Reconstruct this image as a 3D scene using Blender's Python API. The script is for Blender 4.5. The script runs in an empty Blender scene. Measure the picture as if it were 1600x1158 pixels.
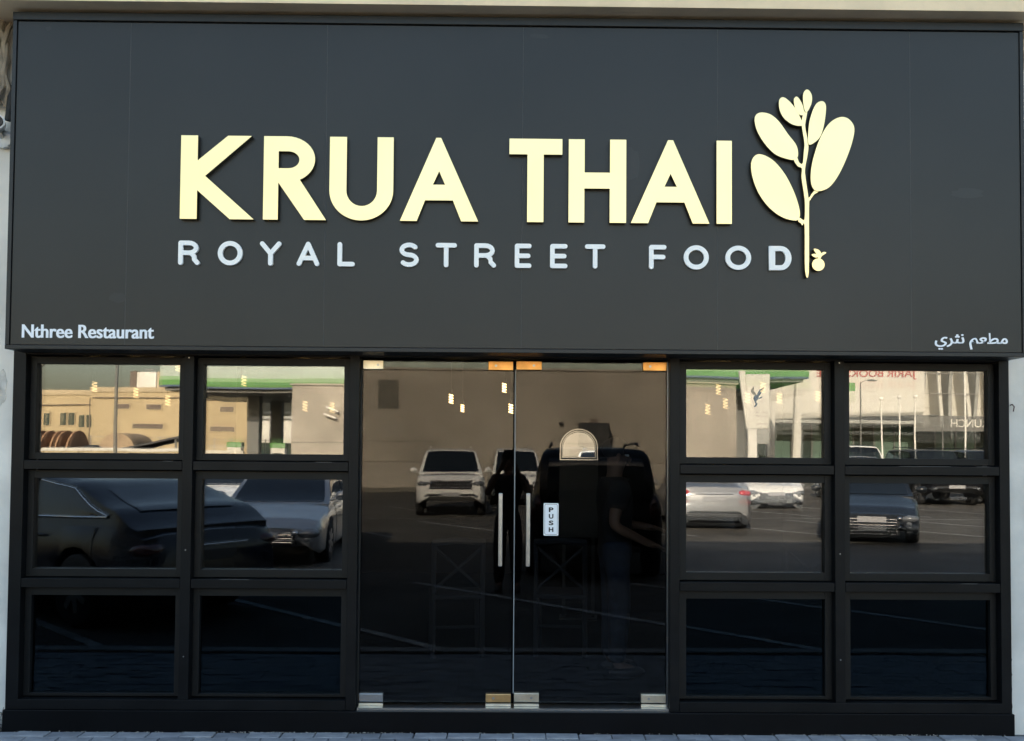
import bpy, bmesh, math, random
from mathutils import Vector, Matrix
R = math.radians
random.seed(7)
sc = bpy.context.scene
COL = sc.collection

# ------------------------------------------------------------------ camera
cd = bpy.data.cameras.new('camera'); cam = bpy.data.objects.new('camera', cd); COL.objects.link(cam)
PIT, YAW, ROL, CX, CY, FPX = 0.0321702, 0.00875263, 0.00714407, 809.524, 660.321, 1400.0
fv = Vector((math.sin(YAW)*math.cos(PIT), math.cos(YAW)*math.cos(PIT), math.sin(PIT)))
rv = Vector((math.cos(YAW), -math.sin(YAW), 0)); uv_ = rv.cross(fv)
r2 = rv*math.cos(ROL) + uv_*math.sin(ROL); u2 = -rv*math.sin(ROL) + uv_*math.cos(ROL)
m3 = Matrix((r2, u2, -fv)).transposed()
cam.matrix_world = Matrix.Translation((0, -5.6, 1.72)) @ m3.to_4x4()
cd.sensor_fit = 'HORIZONTAL'; cd.sensor_width = 36.0; cd.lens = 36.0*FPX/1600.0
cd.shift_x = (800-CX)/1600.0; cd.shift_y = (CY-579)/1600.0
cd.clip_start = 0.05; cd.clip_end = 900
sc.camera = cam

# ------------------------------------------------------------------ sky, sun, exposure
SUN_EL, SUN_AZ = R(27.0), R(-15.0)          # the low sun stands behind the shop, a little to the left
w = bpy.data.worlds.new('World'); sc.world = w; w.use_nodes = True
nt = w.node_tree; bg = nt.nodes['Background']
sky = nt.nodes.new('ShaderNodeTexSky'); sky.sky_type = 'NISHITA'; sky.sun_disc = False
sky.sun_elevation = SUN_EL; sky.sun_rotation = SUN_AZ; sky.air_density = 1.45; sky.dust_density = 4.0; sky.ozone_density = 1.0
nt.links.new(sky.outputs[0], bg.inputs[0]); bg.inputs[1].default_value = 0.115
sl = bpy.data.lights.new('sun', 'SUN'); sl.energy = 4.9; sl.angle = R(0.6); sl.color = (1.0, 0.86, 0.66)
so = bpy.data.objects.new('sun', sl); COL.objects.link(so)
sd = Vector((math.sin(SUN_AZ)*math.cos(SUN_EL), math.cos(SUN_AZ)*math.cos(SUN_EL), math.sin(SUN_EL)))
so.rotation_euler = sd.to_track_quat('Z', 'Y').to_euler(); so.location = (-6, 20, 20)
vs = sc.view_settings; vs.view_transform = 'Standard'; vs.look = 'None'; vs.gamma = 1; vs.use_curve_mapping = False
vs.exposure = 2.22
sc.cycles.transparent_max_bounces = 24; sc.cycles.max_bounces = 14; sc.cycles.glossy_bounces = 6
sc.cycles.sample_clamp_indirect = 6.0

# ------------------------------------------------------------------ materials
def mat(name, col, rough=0.6, metal=0.0, var=0.0, scale=8.0, bump=0.0, bscale=60.0, spec=0.5, coat=0.0, var2=None):
    m = bpy.data.materials.new(name); m.use_nodes = True
    n = m.node_tree.nodes; l = m.node_tree.links; b = n['Principled BSDF']
    b.inputs['Base Color'].default_value = (*col, 1); b.inputs['Roughness'].default_value = rough
    b.inputs['Metallic'].default_value = metal; b.inputs['Specular IOR Level'].default_value = spec
    b.inputs['Coat Weight'].default_value = coat
    if coat: b.inputs['Coat Roughness'].default_value = 0.04
    tc = n.new('ShaderNodeTexCoord')
    if var > 0:
        t = n.new('ShaderNodeTexNoise'); t.inputs['Scale'].default_value = scale; t.inputs['Detail'].default_value = 6
        l.new(tc.outputs['Object'], t.inputs['Vector'])
        r = n.new('ShaderNodeValToRGB'); r.color_ramp.elements[0].position = .3; r.color_ramp.elements[1].position = .7
        c0 = tuple(c*(1-var) for c in col) if var2 is None else var2
        r.color_ramp.elements[0].color = (*c0, 1); r.color_ramp.elements[1].color = (*[min(1, c*(1+var*.5)) for c in col], 1)
        l.new(t.outputs['Fac'], r.inputs[0]); l.new(r.outputs[0], b.inputs['Base Color'])
    if bump > 0:
        t2 = n.new('ShaderNodeTexNoise'); t2.inputs['Scale'].default_value = bscale; t2.inputs['Detail'].default_value = 5
        l.new(tc.outputs['Object'], t2.inputs['Vector'])
        bp = n.new('ShaderNodeBump'); bp.inputs['Strength'].default_value = 1; bp.inputs['Distance'].default_value = bump
        l.new(t2.outputs['Fac'], bp.inputs['Height']); l.new(bp.outputs[0], b.inputs['Normal'])
    return m

def glass_mat(name, base, tint, wave=0.0003, fres=1.0, gcol=(1, 1, 1)):
    m = bpy.data.materials.new(name); m.use_nodes = True
    n = m.node_tree.nodes; l = m.node_tree.links; n.clear()
    out = n.new('ShaderNodeOutputMaterial'); mx = n.new('ShaderNodeMixShader')
    tr = n.new('ShaderNodeBsdfTransparent'); tr.inputs[0].default_value = (*tint, 1)
    gl = n.new('ShaderNodeBsdfGlossy'); gl.inputs['Roughness'].default_value = 0.0; gl.inputs[0].default_value = (*gcol, 1)
    fr = n.new('ShaderNodeFresnel'); fr.inputs[0].default_value = 1.5
    ma = n.new('ShaderNodeMath'); ma.operation = 'MULTIPLY_ADD'; ma.use_clamp = True
    ma.inputs[1].default_value = fres; ma.inputs[2].default_value = base
    l.new(fr.outputs[0], ma.inputs[0]); l.new(ma.outputs[0], mx.inputs[0])
    l.new(tr.outputs[0], mx.inputs[1]); l.new(gl.outputs[0], mx.inputs[2]); l.new(mx.outputs[0], out.inputs[0])
    tc = n.new('ShaderNodeTexCoord'); t = n.new('ShaderNodeTexNoise'); t.inputs['Scale'].default_value = 1.7; t.inputs['Detail'].default_value = 1.5
    bp = n.new('ShaderNodeBump'); bp.inputs['Strength'].default_value = 1; bp.inputs['Distance'].default_value = wave
    l.new(tc.outputs['Object'], t.inputs['Vector']); l.new(t.outputs['Fac'], bp.inputs['Height']); l.new(bp.outputs[0], gl.inputs['Normal'])
    return m

def emis(name, col, s):
    m = bpy.data.materials.new(name); m.use_nodes = True
    b = m.node_tree.nodes['Principled BSDF']; b.inputs['Base Color'].default_value = (*col, 1)
    b.inputs['Emission Color'].default_value = (*col, 1); b.inputs['Emission Strength'].default_value = s
    return m

M = {}
M['panel'] = mat('charcoal_panel', (.0125, .0126, .0124), .38, 0, .32, .9, .0004, 30, spec=.38)
M['panel_edge'] = mat('panel_joint_metal', (.065, .065, .065), .5)
M['trim'] = mat('black_trim', (.010, .0105, .0115), .42, 0, .2, 5, spec=.4)
M['frame'] = mat('black_aluminium', (.0048, .0052, .0060), .42, 0, .35, 6, .00008, 200, spec=.17)
M['sash'] = mat('black_sash', (.0055, .0054, .0054), .5, 0, .3, 6, spec=.25)
M['gap'] = mat('shadow_gap_rubber', (.006, .006, .006), .8)
M['plinth'] = mat('black_plinth', (.0022, .0025, .0034), .4, 0, .4, 3, .0002, 40, spec=.15)
M['gold'] = mat('pale_gold_metal', (.88, .66, .335), .30, 1.0, .07, 1.4)
M['gold_side'] = mat('dark_letter_return', (.05, .042, .025), .35, .6)
M['white_acrylic'] = mat('white_acrylic', (.90, .89, .86), .35)
M['vinyl'] = mat('white_vinyl', (.84, .86, .90), .5)
M['plaster'] = mat('painted_plaster', (.69, .655, .595), .85, 0, .24, 2.2, .004, 9)
M['ledge'] = mat('cream_stone', (.80, .63, .42), .8, 0, .14, 3, .002, 30)
M['win'] = glass_mat('reflective_glass', .052, (.74, .76, .78), .00035, 1.0)
M['win_in'] = glass_mat('inner_glass', .075, (.44, .45, .47), .00035, 1.0)
M['win_low'] = glass_mat('dimmed_lower_glass', 0.0, (.35, .37, .40), .00035, .70, (.62, .84, 1.0))  # same glass as the rows above; a dimmer, bluish reflection is put into its colour
M['win_low_in'] = glass_mat('dark_inner_glass', 0.0, (.35, .37, .40), .00035, .25)  # inner pane of the lower row, reflection and tint darkened likewise
M['door'] = glass_mat('tinted_door_glass', .0, (.70, .71, .72), .00025, .64)
M['steel'] = mat('brushed_steel', (.44, .45, .46), .32, 1, .1, 30)
M['steel_golden'] = mat('steel_golden_reflection', (.80, .52, .24), .35, 1, .25, 12)  # stainless fitting; the golden light it reflects is put into the metal colour
M['steel_orange'] = mat('steel_orange_reflection', (.85, .42, .13), .38, 1, .3, 10)  # stainless fitting; the orange it mirrors is painted as base colour
M['pale_steel'] = mat('steel_pale_reflection', (.78, .70, .55), .35, 1, .2, 12)  # stainless fitting; a pale warm reflection is mixed into its colour
M['glass_edge'] = mat('polished_glass_edge', (.20, .22, .23), .3)
M['black_text'] = mat('black_print', (.01, .01, .01), .6)
M['plate_white'] = mat('white_plate', (.82, .84, .86), .4)
M['car_plate'] = mat('car_number_plate', (.34, .34, .35), .5)
M['paver'] = mat('grey_paver', (.27, .28, .30), .85, 0, .3, 9, .002, 70)
M['paver2'] = mat('dark_paver', (.20, .21, .23), .85, 0, .3, 9, .002, 70)
M['bed'] = mat('sand_bed', (.10, .10, .10), .9, 0, .3, 12)
M['kerb'] = mat('concrete_kerb', (.30, .29, .28), .85, 0, .25, 5, .002, 60)
M['asphalt'] = mat('asphalt', (.100, .095, .086), .92, 0, .32, .7, .003, 120, spec=.08)
M['line'] = mat('road_paint', (.34, .34, .33), .7, 0, .45, 6)
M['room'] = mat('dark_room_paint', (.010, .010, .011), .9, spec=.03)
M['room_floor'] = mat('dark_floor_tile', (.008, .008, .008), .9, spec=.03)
M['lamp'] = emis('warm_filament', (1.0, .66, .26), 3.2)
M['cord'] = mat('black_cord', (.01, .01, .01), .7)
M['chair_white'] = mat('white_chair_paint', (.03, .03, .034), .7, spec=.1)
M['mirror'] = mat('mirror_silver', (.9, .9, .88), .01, 1)
M['ring'] = mat('pale_mirror_rim', (.85, .84, .80), .12, 1)
M['render_wall'] = mat('beige_render', (.335, .298, .246), .9, 0, .26, .5, .003, 12)
M['render_low'] = mat('beige_render_low', (.34, .305, .255), .9, 0, .12, .5, .003, 12)
M['groove'] = mat('render_groove', (.13, .12, .10), .9)
M['canopy_white'] = mat('canopy_white', (.33, .39, .34), .5, 0, .1, .5)
M['canopy_green'] = mat('canopy_green', (.05, .20, .025), .45, 0, .1, .5)
M['canopy_lime'] = mat('canopy_pale_green', (.18, .31, .15), .45)
M['canopy_blue'] = mat('canopy_dark_blue', (.02, .06, .12), .45)
M['soffit'] = mat('grey_soffit', (.16, .16, .15), .8)
M['grey_col'] = mat('grey_column', (.13, .13, .12), .7)
M['yellow'] = mat('yellow_render', (.40, .318, .19), .9, 0, .12, .25)
M['yellow2'] = mat('pale_yellow_trim', (.40, .325, .21), .9)
M['brown'] = mat('brown_louvre', (.13, .10, .08), .8)
M['white_metal'] = mat('white_cladding', (.60, .58, .53), .6, 0, .1, .5)
M['far_glass'] = mat('dark_far_glass', (.035, .05, .045), .12)
M['green_glass'] = mat('green_far_glass', (.10, .15, .12), .15)
M['white_wall'] = mat('white_facade', (.54, .52, .465), .7, 0, .06, .3)
M['grey_wall'] = mat('grey_facade', (.27, .27, .25), .8)
M['red_letter'] = mat('red_letter', (.33, .06, .05), .5)
M['green_logo'] = mat('green_logo', (.10, .28, .08), .5)
M['pole'] = mat('galvanised_pole', (.30, .29, .27), .5, .4)
M['white_pole'] = mat('white_pole', (.70, .68, .62), .5)
M['wood'] = mat('reel_wood', (.36, .21, .12), .85, 0, .3, 3)
M['tarp'] = mat('tan_tarpaulin', (.34, .25, .16), .9, 0, .2, 2)
M['dark_tarp'] = mat('dark_tarpaulin', (.06, .06, .06), .9)
M['black_metal'] = mat('black_metal', (.012, .012, .012), .5)
M['tyre'] = mat('tyre_rubber', (.018, .018, .018), .85)
M['rim'] = mat('alloy_rim', (.62, .62, .63), .3, 1)
M['car_glass'] = mat('car_glass', (.010, .013, .016), .04, 0, spec=.6)
M['chrome'] = mat('chrome', (.78, .78, .79), .12, 1)
M['lens'] = mat('headlamp_lens', (.20, .21, .22), .12, .4)
M['tail'] = mat('tail_lamp_red', (.42, .02, .03), .15)
M['smoked_tail'] = mat('smoked_tail_lamp', (.035, .006, .007), .2)
M['black_plastic'] = mat('black_plastic', (.016, .016, .017), .5)
M['navy_paint'] = mat('midnight_paint', (.004, .006, .012), .22, 0, spec=.35)
M['silver_paint'] = mat('silver_paint', (.36, .365, .37), .30, .55, coat=.6)
M['white_paint'] = mat('white_paint', (.84, .83, .79), .3, 0, coat=1)
M['black_paint'] = mat('black_paint', (.003, .003, .004), .35, 0, spec=.3)
M['blue_paint'] = mat('slate_blue_paint', (.013, .016, .020), .28, .1, coat=.35)
M['skin'] = mat('skin', (.15, .088, .06), .6, spec=.3)
M['hair'] = mat('dark_hair', (.012, .010, .009), .6)
M['cloth_black'] = mat('black_cotton', (.008, .008, .009), .9)
M['denim'] = mat('blue_denim', (.018, .026, .045), .9, 0, .4, 20)
M['shoe'] = mat('dark_shoe', (.02, .02, .02), .6)
M['eye'] = mat('eye_white', (.6, .6, .58), .3)
M['lip'] = mat('lip', (.26, .11, .09), .5)
M['cctv'] = mat('white_camera_plastic', (.62, .65, .68), .35)
M['rope'] = mat('beige_cable', (.30, .25, .19), .9, 0, .4, 14, .004, 40)
M['rust'] = mat('rusty_pipe', (.12, .08, .07), .8, 0, .4, 12)
M['rubble'] = mat('grey_rubble', (.20, .19, .17), .9, 0, .5, 20, .006, 40)
M['scar'] = mat('rough_render_scar', (.60, .57, .52), .95, 0, .35, 16, .012, 26)

# ------------------------------------------------------------------ builders
ORG = {}
def tag(o, label=None, cat=None, group=None, kind=None):
    if label: o['label'] = label
    if cat: o['category'] = cat
    if group: o['group'] = group
    if kind: o['kind'] = kind
    return o
def thing(name, label, cat, loc=(0, 0, 0), rz=0.0, group=None, local=False):
    o = bpy.data.objects.new(name, None); COL.objects.link(o)
    o.location = loc; o.rotation_euler = (0, 0, rz); o.empty_display_size = .2
    tag(o, label, cat, group)
    ORG[o] = Vector((0, 0, 0)) if local else Vector(loc)
    return o

class MB:
    def __init__(s): s.v = []; s.f = []; s.mi = []
    def add(s, vs, fs, k=0):
        b = len(s.v); s.v += [tuple(v) for v in vs]; s.f += [tuple(b+i for i in f) for f in fs]; s.mi += [k]*len(fs); return s
    def box(s, x0, x1, y0, y1, z0, z1, k=0):
        v = [(x0,y0,z0),(x1,y0,z0),(x1,y1,z0),(x0,y1,z0),(x0,y0,z1),(x1,y0,z1),(x1,y1,z1),(x0,y1,z1)]
        return s.add(v, [(0,3,2,1),(4,5,6,7),(0,1,5,4),(1,2,6,5),(2,3,7,6),(3,0,4,7)], k)
    def hexa(s, a, b, k=0):     # two quads of four points each (bottom, top)
        return s.add(list(a)+list(b), [(0,3,2,1),(4,5,6,7),(0,1,5,4),(1,2,6,5),(2,3,7,6),(3,0,4,7)], k)
    def prism(s, poly, y0, y1, k=0):   # poly in (x, z), counter-clockwise seen from -y; front at y0
        n = len(poly); v = [(p[0], y0, p[1]) for p in poly] + [(p[0], y1, p[1]) for p in poly]
        f = [tuple(range(n)), tuple(range(2*n-1, n-1, -1))] + [(i, n+i, n+(i+1)%n, (i+1)%n) for i in range(n)]
        return s.add(v, f, k)
    def tube(s, path, r, n=8, cap=True, k=0):
        P = [Vector(p) for p in path]; rs = r if isinstance(r, (list, tuple)) else [r]*len(P)
        rings = []; u = None
        for i, p in enumerate(P):
            t = (P[min(i+1, len(P)-1)] - P[max(i-1, 0)])
            t = t.normalized() if t.length > 1e-9 else Vector((0, 0, 1))
            if u is None:
                a = Vector((0, 0, 1)) if abs(t.z) < .9 else Vector((1, 0, 0)); u = t.cross(a).normalized()
            else:
                u = (u - t*u.dot(t)); u = u.normalized() if u.length > 1e-6 else t.orthogonal().normalized()
            q = t.cross(u)
            rings.append([p + (u*math.cos(2*math.pi*j/n) + q*math.sin(2*math.pi*j/n))*rs[i] for j in range(n)])
        v = [x for rg in rings for x in rg]; f = []
        for i in range(len(P)-1):
            for j in range(n):
                f.append((i*n+j, i*n+(j+1)%n, (i+1)*n+(j+1)%n, (i+1)*n+j))
        if cap: f.append(tuple(range(n-1, -1, -1))); f.append(tuple((len(P)-1)*n+j for j in range(n)))
        return s.add(v, f, k)
    def lathe(s, prof, c, axis='z', n=20, k=0):   # prof: (radius, height along axis)
        v = []; f = []
        for (r, h) in prof:
            for j in range(n):
                a = 2*math.pi*j/n; x, y = r*math.cos(a), r*math.sin(a)
                p = {'z': (x, y, h), 'y': (x, h, -y), 'x': (h, x, y)}[axis]
                v.append((c[0]+p[0], c[1]+p[1], c[2]+p[2]))
        for i in range(len(prof)-1):
            for j in range(n): f.append((i*n+j, i*n+(j+1)%n, (i+1)*n+(j+1)%n, (i+1)*n+j))
        f.append(tuple(range(n-1, -1, -1))); f.append(tuple((len(prof)-1)*n+j for j in range(n)))
        return s.add(v, f, k)
    def ell(s, c, r, nu=14, nv=9, rot=None, k=0):
        v = []; f = []
        for i in range(nv+1):
            th = math.pi*i/nv
            for j in range(nu):
                a = 2*math.pi*j/nu
                p = Vector((r[0]*math.sin(th)*math.cos(a), r[1]*math.sin(th)*math.sin(a), r[2]*math.cos(th)))
                if rot is not None: p = rot @ p
                v.append(Vector(c)+p)
        for i in range(nv):
            for j in range(nu): f.append((i*nu+j, (i+1)*nu+j, (i+1)*nu+(j+1)%nu, i*nu+(j+1)%nu))
        return s.add(v, f, k)
    def build(s, name, m, parent=None, smooth=None, bevel=0.0, rec=False):
        o_ = root_org(parent) if parent is not None else Vector((0, 0, 0))
        me = bpy.data.meshes.new(name)
        me.from_pydata([Vector(v)-o_ for v in s.v], [], s.f)
        ms = m if isinstance(m, (list, tuple)) else [m]
        for x in ms: me.materials.append(x)
        if len(ms) > 1: me.polygons.foreach_set('material_index', s.mi)
        if rec:
            bm = bmesh.new(); bm.from_mesh(me); bmesh.ops.remove_doubles(bm, verts=bm.verts, dist=1e-5)
            bmesh.ops.recalc_face_normals(bm, faces=bm.faces); bm.to_mesh(me); bm.free()
        if smooth is not None:
            me.polygons.foreach_set('use_smooth', [True]*len(me.polygons)); me.set_sharp_from_angle(angle=R(smooth))
        me.update()
        return link(name, me, parent, bevel)
def root_org(p):
    while p.parent is not None: p = p.parent
    return ORG.get(p, Vector((0, 0, 0)))
def link(name, me, parent=None, bevel=0.0):
    o = bpy.data.objects.new(name, me); COL.objects.link(o)
    if parent is not None: o.parent = parent
    if bevel:
        b = o.modifiers.new('bevel', 'BEVEL'); b.width = bevel; b.segments = 2; b.limit_method = 'ANGLE'
    return o
def struct(o): o['kind'] = 'structure'; return o
def boxo(name, m, parent, *a, bevel=0.0): return MB().box(*a).build(name, m, parent, bevel=bevel)

def smooth_loop(pts, n=6):
    out = []; L = len(pts)
    for i in range(L):
        p0, p1, p2, p3 = pts[i-1], pts[i], pts[(i+1) % L], pts[(i+2) % L]
        for k in range(n):
            t = k/n
            out.append(tuple(.5*((2*p1[d]) + (-p0[d]+p2[d])*t + (2*p0[d]-5*p1[d]+4*p2[d]-p3[d])*t*t + (-p0[d]+3*p1[d]-3*p2[d]+p3[d])*t**3) for d in (0, 1)))
    return out
def curve_mesh(cu, front, depth, face='-y', two=None):
    o = bpy.data.objects.new('tmp', cu); COL.objects.link(o)
    dg = bpy.context.evaluated_depsgraph_get(); me = bpy.data.meshes.new_from_object(o.evaluated_get(dg))
    bpy.data.objects.remove(o); bpy.data.curves.remove(cu)
    return me
def plate(name, loops, yf, depth, m, parent, face='-y', side=None):
    """flat plate with holes: loops in (x, z); front plane at y = yf"""
    if side is not None: loops = [[(a*.9945, 1.72+(b-1.72)*.9945) for a, b in lp] for lp in loops]   # traced on the plane y=-.255
    cu = bpy.data.curves.new('tmp', 'CURVE'); cu.dimensions = '2D'; cu.fill_mode = 'BOTH'; cu.extrude = depth/2
    for lp in loops:
        s = cu.splines.new('POLY'); s.points.add(len(lp)-1)
        for p, q in zip(s.points, lp): p.co = (q[0] if face == '-y' else -q[0], q[1], 0, 1)
        s.use_cyclic_u = True
    return place_flat(name, curve_mesh(cu, yf, depth), yf, depth, m, parent, face, side)
def place_flat(name, me, yf, depth, m, parent, face, side, dx=0, dz=0, sx=1, sz=1):
    o_ = root_org(parent) if parent is not None else Vector((0, 0, 0))
    for v in me.vertices:
        x, y, z = v.co
        if face == '-y': v.co = Vector((x*sx+dx, yf + (depth/2-z), y*sz+dz)) - o_
        else: v.co = Vector((-(x*sx)+dx, yf - (depth/2-z), y*sz+dz)) - o_
    me.materials.clear(); me.materials.append(m)
    if side is not None:
        me.materials.append(side); me.update()
        for p in me.polygons:
            if abs(p.normal.y) < .5: p.material_index = 1
    me.name = name
    return link(name, me, parent)
def text(name, s, x0, x1, z0, z1, yf, depth, m, parent, face='-y', bold=0.0, double=None):
    """text fitted to the box x0..x1, z0..z1 (x0 is where reading starts)"""
    cu = bpy.data.curves.new('tmp', 'FONT'); cu.body = s; cu.size = 1; cu.offset = bold; cu.fill_mode = 'FRONT' if depth == 0 else 'BOTH'
    cu.extrude = depth/2
    me = curve_mesh(cu, yf, depth)
    if double:
        bm = bmesh.new(); bm.from_mesh(me); n0 = len(bm.verts)
        cp = bm.copy()
        me2 = bpy.data.meshes.new('tmp'); cp.to_mesh(me2); cp.free()
        for i, sh in enumerate(double):
            for v in me2.vertices: v.co.x += sh; v.co.z += .18*depth
            bm.from_mesh(me2)
        bm.to_mesh(me); bm.free(); bpy.data.meshes.remove(me2)
    xs = [v.co.x for v in me.vertices]; ys = [v.co.y for v in me.vertices]
    a, b, c, d = min(xs), max(xs), min(ys), max(ys)
    sz = (z1-z0)/(d-c); sx = abs(x1-x0)/(b-a)
    for v in me.vertices: v.co.x = (v.co.x-a)*sx; v.co.y = (v.co.y-c)*sz
    return place_flat(name, me, yf, depth, m, parent, face, None, dx=x0, dz=z0)

# ================================================================== THE GROUND
g = MB().add([(-350,-420,-.10),(350,-420,-.10),(350,200,-.10),(-350,200,-.10)], [(0,1,2,3)]).build('asphalt_ground', M['asphalt']); struct(g)
PX0, PX1 = -24.0, 24.0
pave = boxo('pavement', M['bed'], None, PX0, PX1, -2.05, 0.0, -.098, -.012); struct(pave)
kerb = thing('kerb', None, None, (0, -2.13, -.1)); del_ = kerb; kerb['kind'] = 'structure'
km = bpy.data.meshes.new('kerbstone')
kb = MB().box(-.495, .495, -.075, .075, 0, .112).build('kerbstone', M['kerb'], kerb, bevel=.012)
# kerb stones are parts of the kerb, one metre each
kb.data.transform(Matrix.Translation(ORG[kerb])); kb.location = (PX0+.5, 0, 0)
for i in range(1, 48):
    c = kb.copy(); COL.objects.link(c); c.parent = kerb; c.location = (PX0+.5+i, 0, 0)
# pavers: the rows along the shop front are single stones, the rest one joined part
pm = MB().box(-.0965, .0965, -.0465, .0465, -.05, 0).build('paver', M['paver'], pave, bevel=.004)
pm2 = pm.data.copy(); pm2.materials.clear(); pm2.materials.append(M['paver2'])
first = True
for row in range(5):
    y = -.122 - row*.1
    for i in range(-18, 18):
        x = (i+.5)*.2 + (.1 if row % 2 else .0)*1.0 + .03
        o = pm if first else pm.copy()
        if not first: COL.objects.link(o); o.parent = pave
        first = False
        if random.random() < .22: o.data = pm2
        o.location = (x+random.uniform(-.003, .003), y, random.uniform(-.004, .003))
        o.rotation_euler = (random.uniform(-.012, .012), random.uniform(-.01, .01), random.uniform(-.012, .012))
rest = MB()
for row in range(19):
    y = -.122 - row*.1
    for i in range(-118, 118):
        x = (i+.5)*.2 + (.1 if row % 2 else 0) + .03
        if row < 5 and -18 <= i < 18: continue
        z = random.uniform(-.004, .003)
        rest.box(x-.0965, x+.0965, y-.0465, y+.0465, -.04, z, 1 if random.random() < .22 else 0)
ro = rest.build('paver_field', [M['paver'], M['paver2']], pave); ro['kind'] = 'stuff'
# painted bay lines at 45 degrees: lines x + Y = c, Y = distance in front of the shop
mk = MB()
def gline(x0, y0, x1, y1, wd=.11):
    a = Vector((x0, y0, 0)); b = Vector((x1, y1, 0)); d = (b-a).normalized(); n = Vector((-d.y, d.x, 0))*wd/2
    mk.add([(a-n).to_tuple()[:2]+(-.094,), (b-n).to_tuple()[:2]+(-.094,), (b+n).to_tuple()[:2]+(-.094,), (a+n).to_tuple()[:2]+(-.094,)], [(0,1,2,3)])
for c in (-10.4, -7.3, -4.2, -1.1, 2.0, 5.5, 8.5, 11.6, 14.7, 17.8):
    gline(c-2.25, -2.25, c-6.8, -6.8)
for c in (-12, -8.8, -5.6, -2.4, .8, 4.0, 7.2, 10.4, 13.6):
    gline(c, -13.2, c-3.2, -17.6)
    gline(c+1.2, -19.0, c-1.6, -23.6)
for yy in (-18.3,): gline(-22, yy, 26, yy, .1)
lo = mk.build('bay_lines', M['line']); struct(lo)

# ================================================================== THE SHOP BUILDING
sb = thing('shop_building', 'pale plastered shop building around the black shopfront and sign', 'building', (0, .2, 0))
FY = -.02
def wallbox(name, m, *a): return boxo(name, m, sb, *a)
wallbox('wall', M['plaster'], -24, -3.078, FY, .28, -.1, 4.363)
wallbox('wall', M['plaster'], 3.113, 24, FY, .28, -.1, 4.363)
wallbox('lintel', M['plaster'], -3.078, 3.113, .06, .28, 2.463, 4.363)
wallbox('ledge', M['ledge'], -24, 24, -.36, .28, 4.366, 4.86)
wallbox('upper_wall', M['plaster'], -24, 24, FY, .28, 4.863, 6.15)
wallbox('parapet_coping', M['ledge'], -24.05, 24.05, -.08, .34, 6.153, 6.30)
wallbox('roof', M['plaster'], -24, 24, .283, 9.4, 5.4, 5.7)
wallbox('back_wall', M['plaster'], -24, 24, 9.403, 9.65, -.1, 6.2)
wallbox('side_wall', M['plaster'], -24, -23.72, .283, 9.4, -.1, 5.397)
wallbox('side_wall', M['plaster'], 23.72, 24, .283, 9.4, -.1, 5.397)
# the dark room behind the glass
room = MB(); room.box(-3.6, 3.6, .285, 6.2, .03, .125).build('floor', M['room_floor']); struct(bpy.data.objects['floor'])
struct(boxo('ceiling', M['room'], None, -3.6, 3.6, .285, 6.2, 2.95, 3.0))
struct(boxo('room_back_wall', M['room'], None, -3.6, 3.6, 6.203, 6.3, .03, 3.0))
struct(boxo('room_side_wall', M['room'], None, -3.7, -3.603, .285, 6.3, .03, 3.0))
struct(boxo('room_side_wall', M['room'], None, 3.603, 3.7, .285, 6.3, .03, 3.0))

# rough scars and pipe on the left wall, chips on the right one
def blob(mb, cx, cz, rx, rz, y0, seed, n=22, dep=.008):
    rnd = random.Random(seed); pts = []
    for i in range(n):
        a = 2*math.pi*i/n; k = .75+.4*rnd.random(); pts.append((cx+rx*k*math.cos(a), cz+rz*k*math.sin(a)))
    mb.prism(pts, y0, y0+dep)
for a_ in ((-3.175, 2.10, .055, .12, FY-.003, 3), (-3.21, 1.66, .02, .04, FY-.002, 9)):
    sc1 = MB(); blob(sc1, *a_); sc1.build('render_scar', M['scar'], sb, smooth=30)
for k, (cz, r) in enumerate(((.16, .035), (.26, .028), (.36, .018), (.07, .03), (.45, .012))): 
    sc2 = MB(); blob(sc2, 3.119, cz, .006, r*.8, FY-.002, 20+k, 14); sc2.build('paint_chip', M['rust'] if k % 2 else M['gap'], sb)
pp = thing('pipe_stub', 'rusty round pipe end sticking out of the scarred plaster at left', 'pipe', (-3.215, FY, 2.10))
MB().lathe([(.040, -.05), (.043, -.048), (.043, .05)], (-3.215, FY, 2.10), 'y', 18).build('pipe', M['rust'], pp, smooth=40)
MB().lathe([(.034, -.052), (.034, -.03)], (-3.215, FY, 2.10), 'y', 18).build('pipe_bore', M['gap'], pp)
hk = thing('wall_hook', 'small dark bent hook fixed high on the right wall', 'hook', (3.135, FY, 2.02))
MB().tube([(3.133, FY+.01, 2.03), (3.133, FY-.02, 2.035), (3.140, FY-.03, 2.02), (3.136, FY-.026, 1.99)], .0042, 6).build('hook', M['rust'], hk, smooth=40)
# dry rubble in the corner by the plinth
rb = MB(); rr = random.Random(5)
for i in range(46):
    r = rr.uniform(.006, .022); c = (rr.uniform(-3.20, -3.075), rr.uniform(-.10, -.03), r*.5+rr.uniform(0, .10)*(1 if rr.random() < .5 else .2))
    rb.ell(c, (r, r*rr.uniform(.5, 1), r*rr.uniform(.4, .9)), 6, 4)
for i in range(26):
    x = rr.uniform(-3.2, -3.08); a = rr.uniform(-.05, .05)
    rb.tube([(x, -.06, 0), (x+a*.5, -.07, .06), (x+a, -.075, .13*rr.uniform(.5, 1.1))], .0022, 4)
tag(rb.build('dry_rubble', M['rubble'], None), 'small heap of dry rubble and twigs against the left wall foot', 'rubble', kind='stuff')

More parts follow.
